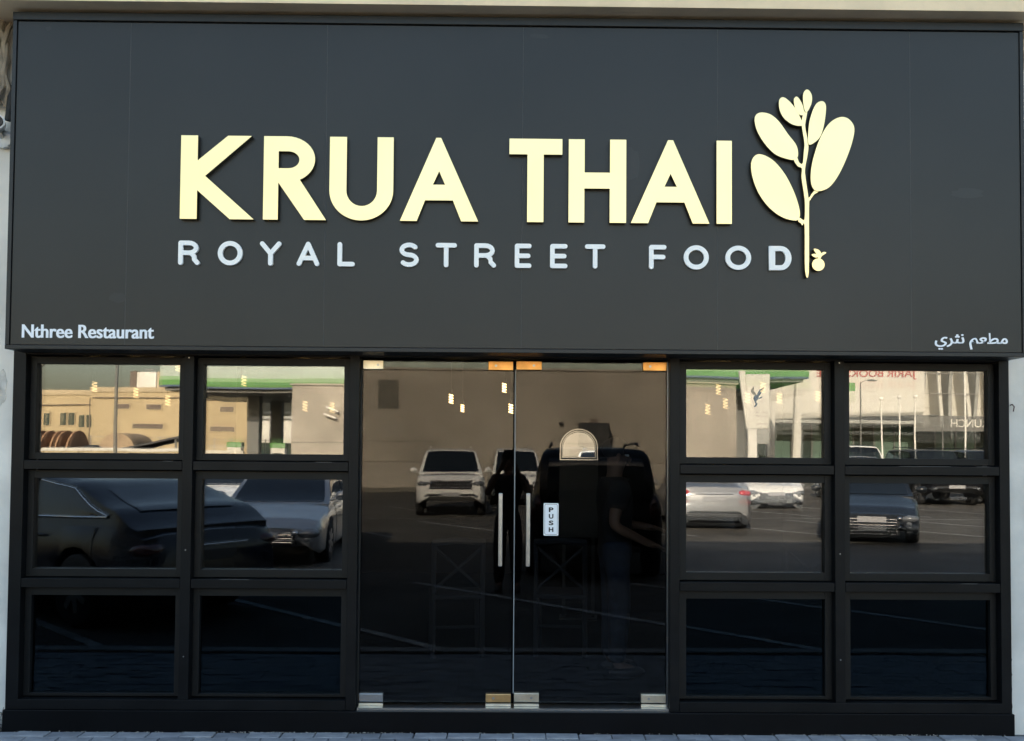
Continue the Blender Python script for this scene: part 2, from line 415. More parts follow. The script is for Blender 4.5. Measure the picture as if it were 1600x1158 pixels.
gr_ = MB(); rr = random.Random(15)
for i in range(420):
    x = rr.choice((rr.uniform(-3.0, 3.0), rr.gauss(-1.2, .7), rr.gauss(2.2, .4))); r = rr.uniform(.0015, .0042)
    gr_.ell((x, -.076-abs(rr.gauss(0, .008)), r*.6), (r, r, r*.8), 5, 3)
tag(gr_.build('grit', mat('pale_grit', (.42, .40, .36), .9, 0, .5, 40), None), 'pale grit and mortar crumbs along the foot of the black plinth', 'grit', kind='stuff')

# ================================================================== SHOPFRONT
pl = thing('plinth', 'low black plinth running along the foot of the shopfront', 'plinth', (0, -.03, 0))
boxo('plinth_face', M['plinth'], pl, -3.076, 3.111, -.072, .10, -.01, .126, bevel=.003)
boxo('threshold_strip', M['steel'], pl, -.93, .99, -.035, .075, .1262, .139)
PANES = []
def window_bank(xs, label, corner):
    """xs: outer post, sash/glass limits, mullion; rows of three"""
    (p0, p1), (g0, g1), (m0, m1), (h0, h1), (q0, q1) = xs
    t = thing('window', label, 'window', (0.5*(p0+q1), 0, .126))
    Z = [(.212, .812), (.975, 1.535), (1.692, 2.247)]
    yb = -.05
    boxo('post', M['frame'], t, p0, p1, yb, .10, .126, 2.46, bevel=.002)
    boxo('post', M['frame'], t, q0, q1, yb, .10, .126, 2.46, bevel=.002)
    boxo('mullion', M['frame'], t, m0, m1, yb-.004, .10, .188, 2.296, bevel=.002)
    for (a, b) in ((p1, m0), (m1, q0)):
        for (z0, z1) in ((.866, .921), (1.590, 1.645)):
            boxo('transom', M['frame'], t, a+.003, b-.003, yb, .09, z0, z1, bevel=.002)
    boxo('sill', M['frame'], t, p1+.0005, q0-.0005, yb-.004, .10, .1265, .187, bevel=.002)
    boxo('header', M['frame'], t, p1+.0005, q0-.0005, yb+.006, .10, 2.298, 2.46, bevel=.002)
    SZ = [(.190, .864), (.923, 1.588), (1.647, 2.295)]
    for ci, (a, b, ga, gb) in enumerate(((p1, m0, g0, g1), (m1, q0, h0, h1))):
        for ri in range(3):
            (s0, s1), (z0, z1) = SZ[ri], Z[ri]
            s = MB()
            a_, b_ = a+.005, b-.005; s0_, s1_ = s0+.004, s1-.004
            s.box(a_, ga, 0, .07, s0_, s1_); s.box(gb, b_, 0, .07, s0_, s1_)
            s.box(ga, gb, 0.0006, .0694, s0_, z0); s.box(ga, gb, 0.0006, .0694, z1, s1_)
            so_ = s.build('sash', M['sash'], t, bevel=.0015)
            gk = MB(); gk.box(ga-.004, gb+.004, .071, .074, s0, z0+.006); gk.box(ga-.004, gb+.004, .0712, .0742, z1-.006, s1)
            # dark backing between the sash and the bars
            bk = MB(); bk.box(a+.0004, a_+.002, .006, .069, s0_, s1_); bk.box(b_-.002, b-.0004, .006, .069, s0_, s1_)
            bk.build('gasket', M['gap'], t)
            # double glazing: an outer coated pane and a slightly skewed inner pane
            k = 3*ci+ri
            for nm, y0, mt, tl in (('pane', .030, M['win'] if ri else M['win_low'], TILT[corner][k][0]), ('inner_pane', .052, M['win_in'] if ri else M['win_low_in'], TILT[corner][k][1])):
                mb = MB().box(ga-.003, gb+.003, -.003, .003, z0-.003, z1+.003)
                cx, cz = (ga+gb)/2, (z0+z1)/2
                rot = Matrix.Rotation(R(tl[0]), 3, 'X') @ Matrix.Rotation(R(tl[1]), 3, 'Z')
                mb.v = [tuple(rot @ (Vector(v)-Vector((cx, 0, cz))) + Vector((cx, y0, cz))) for v in mb.v]
                mb.build(nm, mt, so_)
    return t
rt = random.Random(11)
def tl(s): return ((rt.uniform(-.06, .06), rt.uniform(-.06, .06)), (s+rt.uniform(-.08, .08), rt.uniform(-.12, .12)))
def tl2(o, i): return ((o+rt.uniform(-.03, .03), rt.uniform(-.06, .06)), (i+rt.uniform(-.06, .06), rt.uniform(-.10, .10)))
TILT = {'l': [tl(.12) for _ in range(6)], 'r': [tl2(.12, -.30) for _ in range(6)]}
WL = window_bank(((-3.072, -2.995), (-2.953, -2.065), (-2.020, -1.958), (-1.915, -1.040), (-.997, -.937)), 'black framed six pane window left of the glass doors', 'l')
WR = window_bank(((.992, 1.053), (1.103, 1.970), (2.016, 2.078), (2.128, 3.004), (3.045, 3.108)), 'black framed six pane window right of the glass doors', 'r')
for (t_, x0, x1, z) in ((WR, 2.42, 2.74, 1.6452), (WR, 2.9, 2.98, 1.6452), (WL, -2.14, -2.08, 1.6452), (WL, -1.78, -1.60, .9212), (WR, 2.80, 2.90, .9212), (WL, -1.2, -1.1, 1.6452)):
    boxo('scuff', M['panel_edge'], t_, x0, x1, -.0506, -.047, z-.0022, z+.0006)
for (t_, x) in ((WL, -1.990), (WR, 2.046)):
    for z in (2.285, 1.10, .45): MB().lathe([(.004, -.0555), (.004, -.053)], (x, 0, z), 'y', 10).build('rivet', M['steel'], t_)
# door head
dh = thing('door_head', 'black bar above the glass doors under the sign', 'door frame', (0.03, .02, 2.29))
boxo('head_bar', M['frame'], dh, -.9365, .9915, -.044, .10, 2.300, 2.46, bevel=.002)
boxo('jamb_strip', M['steel'], dh, .9865, .9912, .020, .050, .142, 2.29)
boxo('jamb_strip', M['black_metal'], dh, -.9365, -.930, .020, .050, .142, 2.29)

def door(x0, x1, label, fit, strip, hx):
    t = thing('glass_door', label, 'door', ((x0+x1)/2, .03, .14))
    boxo('pane', M['door'], t, x0, x1, .026, .038, .160, 2.288)
    for (a, b, z0, z1, m) in fit:
        p = boxo('patch_fitting', M[m], t, a, b, .012, .052, z0, z1, bevel=.003)
        cxx = (a+b)/2
        MB().lathe([(.008, .0095), (.008, .016)], (cxx+(.03 if cxx < (x0+x1)/2 else -.03), 0, (z0+z1)/2), 'y', 12).build('screw', M['steel'], p)
        if z0 < 1: boxo('pivot_plate', M['pale_steel'], t, a, b, .010, .054, .1405, .156)
    if strip: boxo('edge_strip', M['glass_edge'], t, x0-.0065, x0-.0005, .024, .040, .215, 2.235)
    h = boxo('pull_handle', M['steel'], t, hx-.0125, hx+.0125, -.052, -.028, 1.010, 1.460, bevel=.004)
    for z in (1.07, 1.40): MB().lathe([(.011, -.0285), (.011, .0255)], (hx, 0, z), 'y', 14).build('standoff', M['steel'], h, smooth=40)
    return t
D1 = door(-.928, .018, 'left glass door leaf with a steel pull handle', [(-.926, -.798, 2.228, 2.285, 'pale_steel'), (-.140, .016, 2.228, 2.285, 'steel_orange'), (-.926, -.777, .163, .213, 'steel'), (-.140, .016, .163, .213, 'steel_golden')], False, -.056)
D2 = door(.034, .984, 'right glass door leaf with the white PUSH plate', [(.036, .196, 2.232, 2.287, 'steel_orange'), (.832, .982, 2.232, 2.287, 'steel_orange'), (.036, .190, .165, .219, 'pale_steel'), (.826, .982, .163, .215, 'pale_steel')], True, .115)
ps = MB()
def rrect(x0, x1, z0, z1, r, n=5):
    out = []
    for cx, cz, a0 in ((x1-r, z0+r, -90), (x1-r, z1-r, 0), (x0+r, z1-r, 90), (x0+r, z0+r, 180)):
        for i in range(n+1):
            a = R(a0+90*i/n); out.append((cx+r*math.cos(a), cz+r*math.sin(a)))
    return out
psn = thing('push_sign', 'small white upright plate reading PUSH on the right glass door', 'sign', (.26, .02, 1.195))
plate('sign_plate', [rrect(.213, .306, 1.195, 1.397, .006)], .020, .0045, M['plate_white'], psn)
plate('sign_border', [rrect(.219, .300, 1.201, 1.391, .008), rrect(.2215, .2975, 1.2035, 1.3885, .007)], .0185, .0010, M['pole'], psn)
for ch, z in zip('PUSH', (1.342, 1.301, 1.260, 1.218)): text('letter', ch, .2455, .2745, z, z+.029, .0183, .0012, M['black_text'], psn, bold=.035)

# ================================================================== SIGN BOARD
sg = thing('sign_board', 'large charcoal shop sign reading KRUA THAI with golden letters', 'sign', (.04, -.12, 2.31))
SY = -.25
boxo('sign_box', M['panel_edge'], sg, -2.99, 3.085, SY+.012, -.021, 2.325, 4.335)
JX = [-2.985, -2.306, -1.122, .062, 1.242, 2.412, 3.078]
for a, b in zip(JX[:-1], JX[1:]): boxo('panel', M['panel'], sg, a+.0012, b-.0012, SY, SY+.0118, 2.336, 4.290, bevel=.0012)
for j_ in JX[1:-1]: boxo('panel_joint', M['panel_edge'], sg, j_-.0011, j_+.0011, SY+.0004, SY+.0119, 2.337, 4.289)
boxo('top_trim', M['trim'], sg, -3.012, 3.102, SY-.012, -.0212, 4.296, 4.345, bevel=.003)
boxo('bottom_trim', M['trim'], sg, -3.012, 3.102, SY-.010, -.0212, 2.308, 2.332, bevel=.003)
boxo('side_trim', M['trim'], sg, -3.0122, -2.988, SY-.008, -.0214, 2.333, 4.295, bevel=.003)
boxo('side_trim', M['trim'], sg, 3.079, 3.1022, SY-.008, -.0214, 2.333, 4.295, bevel=.003)
FF = -.284   # face of the big letters
def letter(loops): return plate('letter', loops, FF, .033, M['gold'], sg, side=M['gold_side'])
T0, B0 = 3.605, 3.099
letter([[(-1.990,T0),(-1.889,T0),(-1.889,3.453),(-1.709,T0),(-1.566,T0),(-1.843,3.360),(-1.548,B0),(-1.691,B0),(-1.889,3.273),(-1.889,B0),(-1.990,B0)]])
def arc(cx, cz, rx, rz, a0, a1, n=12): return [(cx+rx*math.cos(R(a0+(a1-a0)*i/n)), cz+rz*math.sin(R(a0+(a1-a0)*i/n))) for i in range(n+1)]
letter([[(-1.493,T0)] + arc(-1.355,3.4655,.170,.1395,90,-62,16) + [(-1.115,B0),(-1.246,B0),(-1.404,3.324),(-1.404,B0),(-1.493,B0)],
        [(-1.404,3.411),(-1.404,3.514)] + arc(-1.345,3.4625,.066,.0515,90,-90,12)])
letter([[(-1.097,T0),(-.995,T0),(-.995,3.28)] + arc(-.903,3.28,.092,.094,180,360,16) + [(-.811,T0),(-.714,T0),(-.714,3.28)] + arc(-.9055,3.28,.1915,.181,0,-180,24)])
def A(x0, xa, xb, x1, xi0, xi1, zi, hx, hz, hb, hl, hr):
    letter([[(xa,T0),(xb,T0),(x1,B0),(xi1,B0),(zi[2],zi[0]),(zi[1],zi[0]),(xi0,B0),(x0,B0)], [(hx,hz),(hl,hb),(hr,hb)]])
A(-.672,-.458,-.429,-.202,-.571,-.304,(3.225,-.522,-.355),-.439,3.402,3.320,-.476,-.402)
letter([[(-.017,T0),(.302,T0),(.302,3.510),(.190,3.510),(.190,B0),(.092,B0),(.092,3.510),(-.017,3.510)]])
letter([[(.341,T0),(.437,T0),(.437,3.403),(.590,3.403),(.590,T0),(.688,T0),(.688,B0),(.589,B0),(.589,3.306),(.436,3.306),(.436,B0),(.341,B0)]])
A(.717,.940,.971,1.191,.821,1.090,(3.226,.871,1.040),.956,3.400,3.321,.919,.994)
letter([[(1.234,T0),(1.326,T0),(1.326,B0),(1.234,B0)]])
# emblem: stem with seven leaves
em = plate('stem', [smooth_loop([(1.790,2.812),(1.768,2.822),(1.766,3.088),(1.752,3.094),(1.742,3.108),(1.728,3.118),(1.734,3.140),(1.756,3.128),(1.766,3.135),(1.768,3.225),(1.762,3.288),(1.748,3.385),(1.750,3.440),(1.728,3.452),(1.708,3.478),(1.702,3.500),(1.722,3.506),(1.734,3.478),(1.755,3.472),(1.762,3.540),(1.766,3.596),(1.752,3.690),(1.750,3.735),(1.766,3.790),(1.784,3.790),(1.776,3.740),(1.772,3.690),(1.790,3.590),(1.786,3.530),(1.770,3.440),(1.772,3.390),(1.786,3.290),(1.792,3.262),(1.812,3.290),(1.838,3.318),(1.850,3.300),(1.826,3.284),(1.802,3.250),(1.793,3.200)], 4)], FF, .033, M['gold'], sg, side=M['gold_side'])
LV = [[(1.735,3.143),(1.732,3.204),(1.699,3.304),(1.644,3.409),(1.578,3.486),(1.511,3.522),(1.467,3.516),(1.443,3.468),(1.451,3.385),(1.489,3.285),(1.555,3.197),(1.632,3.142),(1.709,3.123)],
 [(1.727,3.521),(1.716,3.582),(1.666,3.649),(1.611,3.726),(1.556,3.77),(1.495,3.778),(1.465,3.747),(1.476,3.675),(1.523,3.592),(1.589,3.525),(1.666,3.496),(1.708,3.494)],
 [(1.752,3.716),(1.739,3.756),(1.7,3.822),(1.656,3.866),(1.628,3.873),(1.612,3.849),(1.617,3.793),(1.645,3.743),(1.694,3.708),(1.744,3.7)],
 [(1.764,3.787),(1.75,3.839),(1.722,3.878),(1.702,3.861),(1.709,3.811),(1.731,3.772),(1.758,3.765)],
 [(1.786,3.79),(1.809,3.84),(1.811,3.885),(1.795,3.916),(1.776,3.921),(1.759,3.896),(1.758,3.845),(1.769,3.79)],
 [(1.791,3.587),(1.788,3.656),(1.8,3.745),(1.833,3.829),(1.872,3.852),(1.896,3.824),(1.888,3.729),(1.866,3.645),(1.832,3.603)],
 [(1.842,3.302),(1.809,3.333),(1.802,3.4),(1.815,3.489),(1.854,3.612),(1.91,3.71),(1.977,3.754),(2.032,3.745),(2.067,3.692),(2.054,3.603),(2.014,3.491),(1.964,3.39),(1.909,3.323)]]
for i, lp in enumerate(LV): plate('leaf', [smooth_loop(lp, 6)], FF-.0012-.0006*i, .033, M['gold'], sg, side=M['gold_side'])
fr = plate('fruit', [[(1.848+.038*math.cos(a*math.pi/16), 2.857+.038*math.sin(a*math.pi/16)) for a in range(32)]], FF, .033, M['gold'], sg, side=M['gold_side'])
plate('fruit_stalk', [smooth_loop([(1.846,2.890),(1.858,2.890),(1.870,2.910),(1.896,2.928),(1.880,2.934),(1.858,2.920),(1.848,2.906)], 4)], FF-.0012, .033, M['gold'], sg, side=M['gold_side'])
plate('fruit_leaf', [smooth_loop([(1.852,2.912),(1.832,2.926),(1.820,2.952),(1.850,2.946),(1.864,2.924)], 4)], FF-.0024, .033, M['gold'], sg, side=M['gold_side'])
plate('fruit_leaf', [smooth_loop([(1.846,2.902),(1.826,2.900),(1.806,2.916),(1.828,2.922),(1.846,2.914)], 4)], FF-.003, .033, M['gold'], sg, side=M['gold_side'])
# tagline in rounded strokes
SW = .0136
def capsule(path, r=SW):
    L, Rr = [], []
    n = len(path)
    P = [Vector((p[0], p[1])) for p in path]
    for i in range(n):
        t = (P[min(i+1, n-1)]-P[max(i-1, 0)]).normalized(); q = Vector((-t.y, t.x)); L.append(P[i]+q*r); Rr.append(P[i]-q*r)
    t0 = (P[1]-P[0]).normalized(); t1 = (P[-1]-P[-2]).normalized()
    def cap(c, d, k=7):
        a0 = math.atan2(d.y, d.x); return [c+Vector((math.cos(a0-math.pi/2+math.pi*i/k), math.sin(a0-math.pi/2+math.pi*i/k)))*r for i in range(1, k)]
    return [tuple(p) for p in Rr + cap(P[-1], t1) + L[::-1] + cap(P[0], -t0)]
TB, TT = 2.8185, 2.9645
def px2x(px): return -1.99 + (px-282)*.003857
def tagletter(ch, pa, pb):
    x0, x1 = px2x(pa), px2x(pb); a, b, z0, z1 = x0+SW, x1-SW, TB+SW, TT-SW
    zm = (z0+z1)/2; wd = b-a
    yf = -.268
    if ch == 'O':
        cx, rx, rz = (x0+x1)/2, (x1-x0)/2, (TT-TB)/2
        el = lambda k: [(cx+(rx-k)*math.cos(t*math.pi/24), (TB+TT)/2+(rz-k)*math.sin(t*math.pi/24)) for t in range(48)]
        return plate('letter', [el(0), el(2*SW+.001)], yf, .017, M['white_acrylic'], sg)
    if ch == 'D':
        o = [(x0,TB),(x0+.07,TB)] + arc(x0+.07,(TB+TT)/2,x1-x0-.07,(TT-TB)/2,-90,90,16) + [(x0,TT)]
        i = [(x0+.037,TB+.03),(x0+.07,TB+.03)] + arc(x0+.07,(TB+TT)/2,x1-x0-.105,(TT-TB)/2-.03,-90,90,14) + [(x0+.037,TT-.03)]
        return plate('letter', [o, i], yf, .017, M['white_acrylic'], sg)
    st = {'R': [[(a,z0),(a,z1)], [(a,z1)]+[(a+wd*.5+wd*.42*math.sin(t*math.pi/10), (z1+zm)/2+(z1-zm)/2*math.cos(t*math.pi/10)) for t in range(11)]+[(a,zm)], [(a+wd*.62,zm-.002),(a+wd*.80,zm-.02),(a+wd*.82,z0+.02),(b,z0)]],
          'Y': [[(a,z1),((a+b)/2,zm)], [(b,z1),((a+b)/2,zm)], [((a+b)/2,zm),((a+b)/2,z0)]],
          'A': [[(a,z0),((a+b)/2,z1)], [(b,z0),((a+b)/2,z1)], [(a+wd*.22,z0+.034),(b-wd*.22,z0+.034)]],
          'L': [[(a,z1),(a,z0)], [(a,z0),(b,z0)]],
          'T': [[(a,z1),(b,z1)], [((a+b)/2,z1),((a+b)/2,z0)]],
          'E': [[(a,z1),(a,z0)], [(a,z1),(b,z1)], [(a,zm),(b-.006,zm)], [(a,z0),(b,z0)]],
          'F': [[(a,z1),(a,z0)], [(a,z1),(b,z1)], [(a,zm),(b-.006,zm)]],
          'S': [[((a+b)/2+wd*.5*math.cos(R(t)), (z1+zm)/2+(z1-zm)/2*math.sin(R(t))) for t in range(35, 271, 18)] + [((a+b)/2+wd*.5*math.cos(R(t)), (z0+zm)/2+(zm-z0)/2*math.sin(R(t))) for t in range(72, -146, -18)]]}[ch]
    mb = MB()
    for i, s in enumerate(st):
        if len(s) == 2: s = [s[0], tuple((s[0][d]+s[1][d])/2 for d in (0, 1)), s[1]]
        mb.prism(capsule(s), yf-.0005*i, -.2505)
    return mb.build('letter', M['white_acrylic'], sg)
for ch, a, b in (('R',282,315),('O',343,381),('Y',408,441),('A',465,500),('L',528,555),('S',624,654),('T',680,713),('R',740,774),('E',803,829),('E',858,885),('T',912,944),('F',1012,1039),('O',1066,1105),('O',1131,1171),('D',1199,1234)):
    tagletter(ch, a, b)
text('lettering', 'Nthree Restaurant', -2.916, -2.130, 2.376, 2.456, SY-.0025, .002, M['vinyl'], sg, bold=.010, double=(.022, .022))
text('arabic_lettering', '\uFEF1\uFEAE\uFE9C\uFEE7 \uFEE2\uFECC\uFEC4\uFEE3', 2.549, 2.991, 2.349, 2.452, SY-.0025, .002, M['vinyl'], sg, bold=.010, double=(.012, .012))
# dirt smears left by the installers
smear_m = mat('dirt_smear', (.0105, .0108, .011), .46)
for a_ in ((.16, 4.235, .06, .016, SY-.0006, 4, 18, .0004), (1.71, 2.765, .11, .006, SY-.0006, 6, 18, .0004), (1.80, 2.785, .03, .02, SY-.0005, 8, 14, .0003), (-2.8, 4.25, .02, .014, SY-.0005, 31, 14, .0003), (.72, 3.46, .05, .10, SY-.0004, 33, 16, .0002), (-2.35, 2.62, .05, .03, SY-.0004, 35, 16, .0002), (2.75, 3.3, .10, .03, SY-.0004, 36, 16, .0002)):
    sm = MB(); blob(sm, *a_); sm.build('smear', smear_m, sg)

# ================================================================== CAMERAS AND CABLES BESIDE THE SIGN
cv = thing('security_camera', 'white security camera on the wall left of the sign', 'camera', (-3.16, -.03, 3.70))
MB().lathe([(.05, -.024), (.055, -.03), (.055, -.06), (.02, -.075)], (-3.17, 0, 3.64), 'y', 20).build('mount', M['cctv'], cv, smooth=40)
MB().tube([(-3.17, -.06, 3.645), (-3.165, -.11, 3.66), (-3.16, -.12, 3.70)], .016, 10).build('arm', M['cctv'], cv, smooth=40)
cb = MB().tube([(-3.20, -.06, 3.715), (-3.16, -.13, 3.71), (-3.125, -.20, 3.70)], [.038, .043, .043], 18).build('body', M['cctv'], cv, smooth=40)
MB().tube([(-3.126, -.199, 3.7005), (-3.121, -.209, 3.699)], [.034, .030], 18).build('lens', M['black_plastic'], cb, smooth=40)
cv2 = thing('security_camera', 'white security camera mostly hidden behind the right end of the sign', 'camera', (3.15, -.03, 3.70))
MB().lathe([(.05, -.024), (.055, -.03), (.055, -.06), (.02, -.075)], (3.19, 0, 3.63), 'y', 20).build('mount', M['cctv'], cv2, smooth=40)
cb2 = MB().tube([(3.23, -.07, 3.71), (3.20, -.13, 3.70), (3.165, -.19, 3.69)], [.036, .042, .042], 18).build('body', M['cctv'], cv2, smooth=40)
MB().tube([(3.166, -.189, 3.69), (3.160, -.199, 3.688)], [.034, .03], 18).build('lens', M['black_plastic'], cb2, smooth=40)
bl = thing('cable_bundle', 'tangled beige and black cables hanging beside the left end of the sign', 'cables', (-3.18, -.06, 4.2))
bb = MB(); rr = random.Random(2)
for k in range(9):
    x = -3.16 - .011*k + rr.uniform(-.01, .01)
    bb.tube([(x+rr.uniform(-.03, .03), -.05-rr.uniform(0, .06), 4.40-.09*i+rr.uniform(-.02, .02)) for i in range(7)], .012+.008*rr.random(), 7)
bb.build('wrap', M['rope'], bl, smooth=50)
MB().tube([(-3.085, -.06, 4.36), (-3.10, -.07, 4.25), (-3.09, -.07, 4.10), (-3.105, -.07, 3.98)], .013, 8).build('cable', M['cord'], bl, smooth=50)
MB().tube([(-3.115, -.06, 3.97), (-3.12, -.07, 3.86), (-3.13, -.07, 3.75)], .022, 8).build('sleeve', M['cord'], bl, smooth=50)
bl2 = thing('cable_bundle', 'black cables hanging beside the right end of the sign', 'cables', (3.15, -.06, 4.2))
MB().tube([(3.135, -.06, 4.30), (3.15, -.07, 4.18), (3.14, -.08, 4.02), (3.15, -.07, 3.86), (3.155, -.07, 3.74)], .02, 8).build('cable', M['cord'], bl2, smooth=50)
bb = MB()
for k in range(4): bb.tube([(3.14+.015*k, -.05, 4.34), (3.15+.02*k, -.07, 4.22), (3.14+.018*k, -.06, 4.10)], .014, 7)
bb.build('wrap', M['rope'], bl2, smooth=50)

# ================================================================== INSIDE THE SHOP
def pendant(x, y, z, label, s=1.0):
    t = thing('pendant_lamp', label, 'lamp', (x, y, z), 0, 'glowing spiral lamps inside the shop')
    h = .088*s; n = 64
    MB().tube([(x+.019*s*math.cos(i*2*math.pi*3.5/n), y+.019*s*math.sin(i*2*math.pi*3.5/n), z-h/2+h*i/n) for i in range(n+1)], .0034*s, 5).build('filament', M['lamp'], t, smooth=60)
    MB().lathe([(.008, h/2+.006), (.011, h/2+.008), (.011, h/2+.04), (.004, h/2+.05)], (x, y, z), 'z', 10).build('lamp_cap', M['cord'], t, smooth=40)
    MB().tube([(x, y, z+h/2+.05), (x, y, 2.948)], .003, 5).build('cord', M['cord'], t)
WN = ['top left window', 'second window of the top row', 'left door leaf', 'right door leaf', 'third window of the top row']
for x, y, z, lb in (
    (-3.52, 2.0, 2.24, 'glowing spiral lamp over the reflected low yellow roof, leftmost in the top left window'),
    (-3.17, 2.0, 2.19, 'glowing spiral lamp between the two reflected wall vents in the top left window'),
    (-2.90, 2.0, 2.13, 'lowest glowing spiral lamp in the top left window, near its right side'),
    (-2.82, 2.0, 2.42, 'glowing spiral lamp in the upper right corner of the top left window'),
    (-2.26, 2.0, 2.30, 'glowing spiral lamp over the reflected green canopy band in the second top window'),
    (-1.74, 2.0, 2.09, 'left one of the low pair of glowing spiral lamps in the second top window'),
    (-1.51, 2.0, 2.08, 'right one of the low pair of glowing spiral lamps in the second top window'),
    (-.57, 3.0, 2.22, 'larger upper glowing spiral lamp in the middle of the left door'),
    (-.46, 3.0, 2.13, 'small low glowing spiral lamp in the middle of the left door'),
    (-.06, 3.0, 2.33, 'upper glowing spiral lamp near the closing edge of the left door'),
    (.005, 3.0, 2.13, 'low glowing spiral lamp at the closing edge of the left door'),
    (1.77, 2.0, 2.26, 'upper glowing spiral lamp at the left of the top window next to the right door'),
    (1.68, 2.0, 2.09, 'lowest and leftmost glowing spiral lamp in the top window next to the right door'),
    (1.83, 2.0, 2.14, 'glowing spiral lamp third from left in the top window beside the right door'),
    (2.15, 2.0, 2.28, 'glowing spiral lamp just above the reflected bird emblem beside the right door'),
    (2.02, 2.0, 2.19, 'glowing spiral lamp just left of the reflected bird emblem'),
    (2.29, 2.0, 2.19, 'glowing spiral lamp just right of the reflected bird emblem'),
    (2.62, 2.0, 2.21, 'glowing spiral lamp at the right edge of the third top window')):
    pendant(x, y, z, lb, .8 if 'small' in lb else 1.0)
# arched mirror on a stand
am = thing('arched_mirror', 'arched mirror with a pale double rim on a black stand behind the right door', 'mirror', (.66, 3.0, .126), R(-6))
def arch(x0, x1, z0, z1, n=20):
    r = (x1-x0)/2; return [(x0, z0), (x1, z0)] + arc((x0+x1)/2, z1-r, r, r, 0, 180, n)
plate('backing', [arch(.475, .845, .90, 1.945)], 3.012, .03, M['black_metal'], am)
plate('mirror_glass', [arch(.508, .812, 1.672, 1.908)], 3.006, .004, M['mirror'], am)
plate('rim', [arch(.478, .842, 1.640, 1.942), arch(.487, .833, 1.649, 1.933)], 3.004, .006, M['ring'], am)
plate('rim', [arch(.497, .823, 1.661, 1.923), arch(.504, .816, 1.668, 1.914)], 3.003, .006, M['ring'], am)
for sx in (.52, .80): boxo('leg', M['black_metal'], am, sx-.015, sx+.015, 3.02, 3.05, .126, .905)
boxo('foot', M['black_metal'], am, .48, .84, 2.94, 3.16, .1255, .140)
# white chairs with crossed backs
def chair(x, y, rz, label):
    t = thing('chair', label, 'chair', (x, y, .126), rz, 'white cross-backed chairs inside', local=True)
    lg = M['chair_white']
    for sx in (-.19, .19):
        MB().tube([(sx, .17, 0), (sx*.95, .17, .45)], .019, 8).build('leg', lg, t, smooth=40)
        MB().tube([(sx, -.19, 0), (sx, -.18, .46), (sx, -.23, .90)], .019, 8).build('leg', lg, t, smooth=40)
    boxo('seat', lg, t, -.21, .21, -.20, .20, .45, .485, bevel=.01)
    MB().tube([(-.2, -.23, .89), (0, -.25, .91), (.2, -.23, .89)], .026, 8).build('top_rail', lg, t, smooth=40)
    MB().tube([(-.19, -.185, .52), (.19, -.222, .86)], .013, 6).build('cross_bar', lg, t, smooth=40)
    MB().tube([(.19, -.187, .52), (-.19, -.226, .86)], .013, 6).build('cross_bar', lg, t, smooth=40)
    MB().tube([(-.19, 0, .2), (.19, 0, .2)], .012, 6).build('stretcher', lg, t, smooth=40)
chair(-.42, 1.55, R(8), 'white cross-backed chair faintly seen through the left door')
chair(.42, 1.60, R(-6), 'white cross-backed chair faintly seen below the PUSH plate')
chair(-1.75, 1.5, R(12), 'white cross-backed chair behind the middle pane of the second window column')
chair(2.35, 1.5, R(-10), 'white cross-backed chair behind the lower right window')

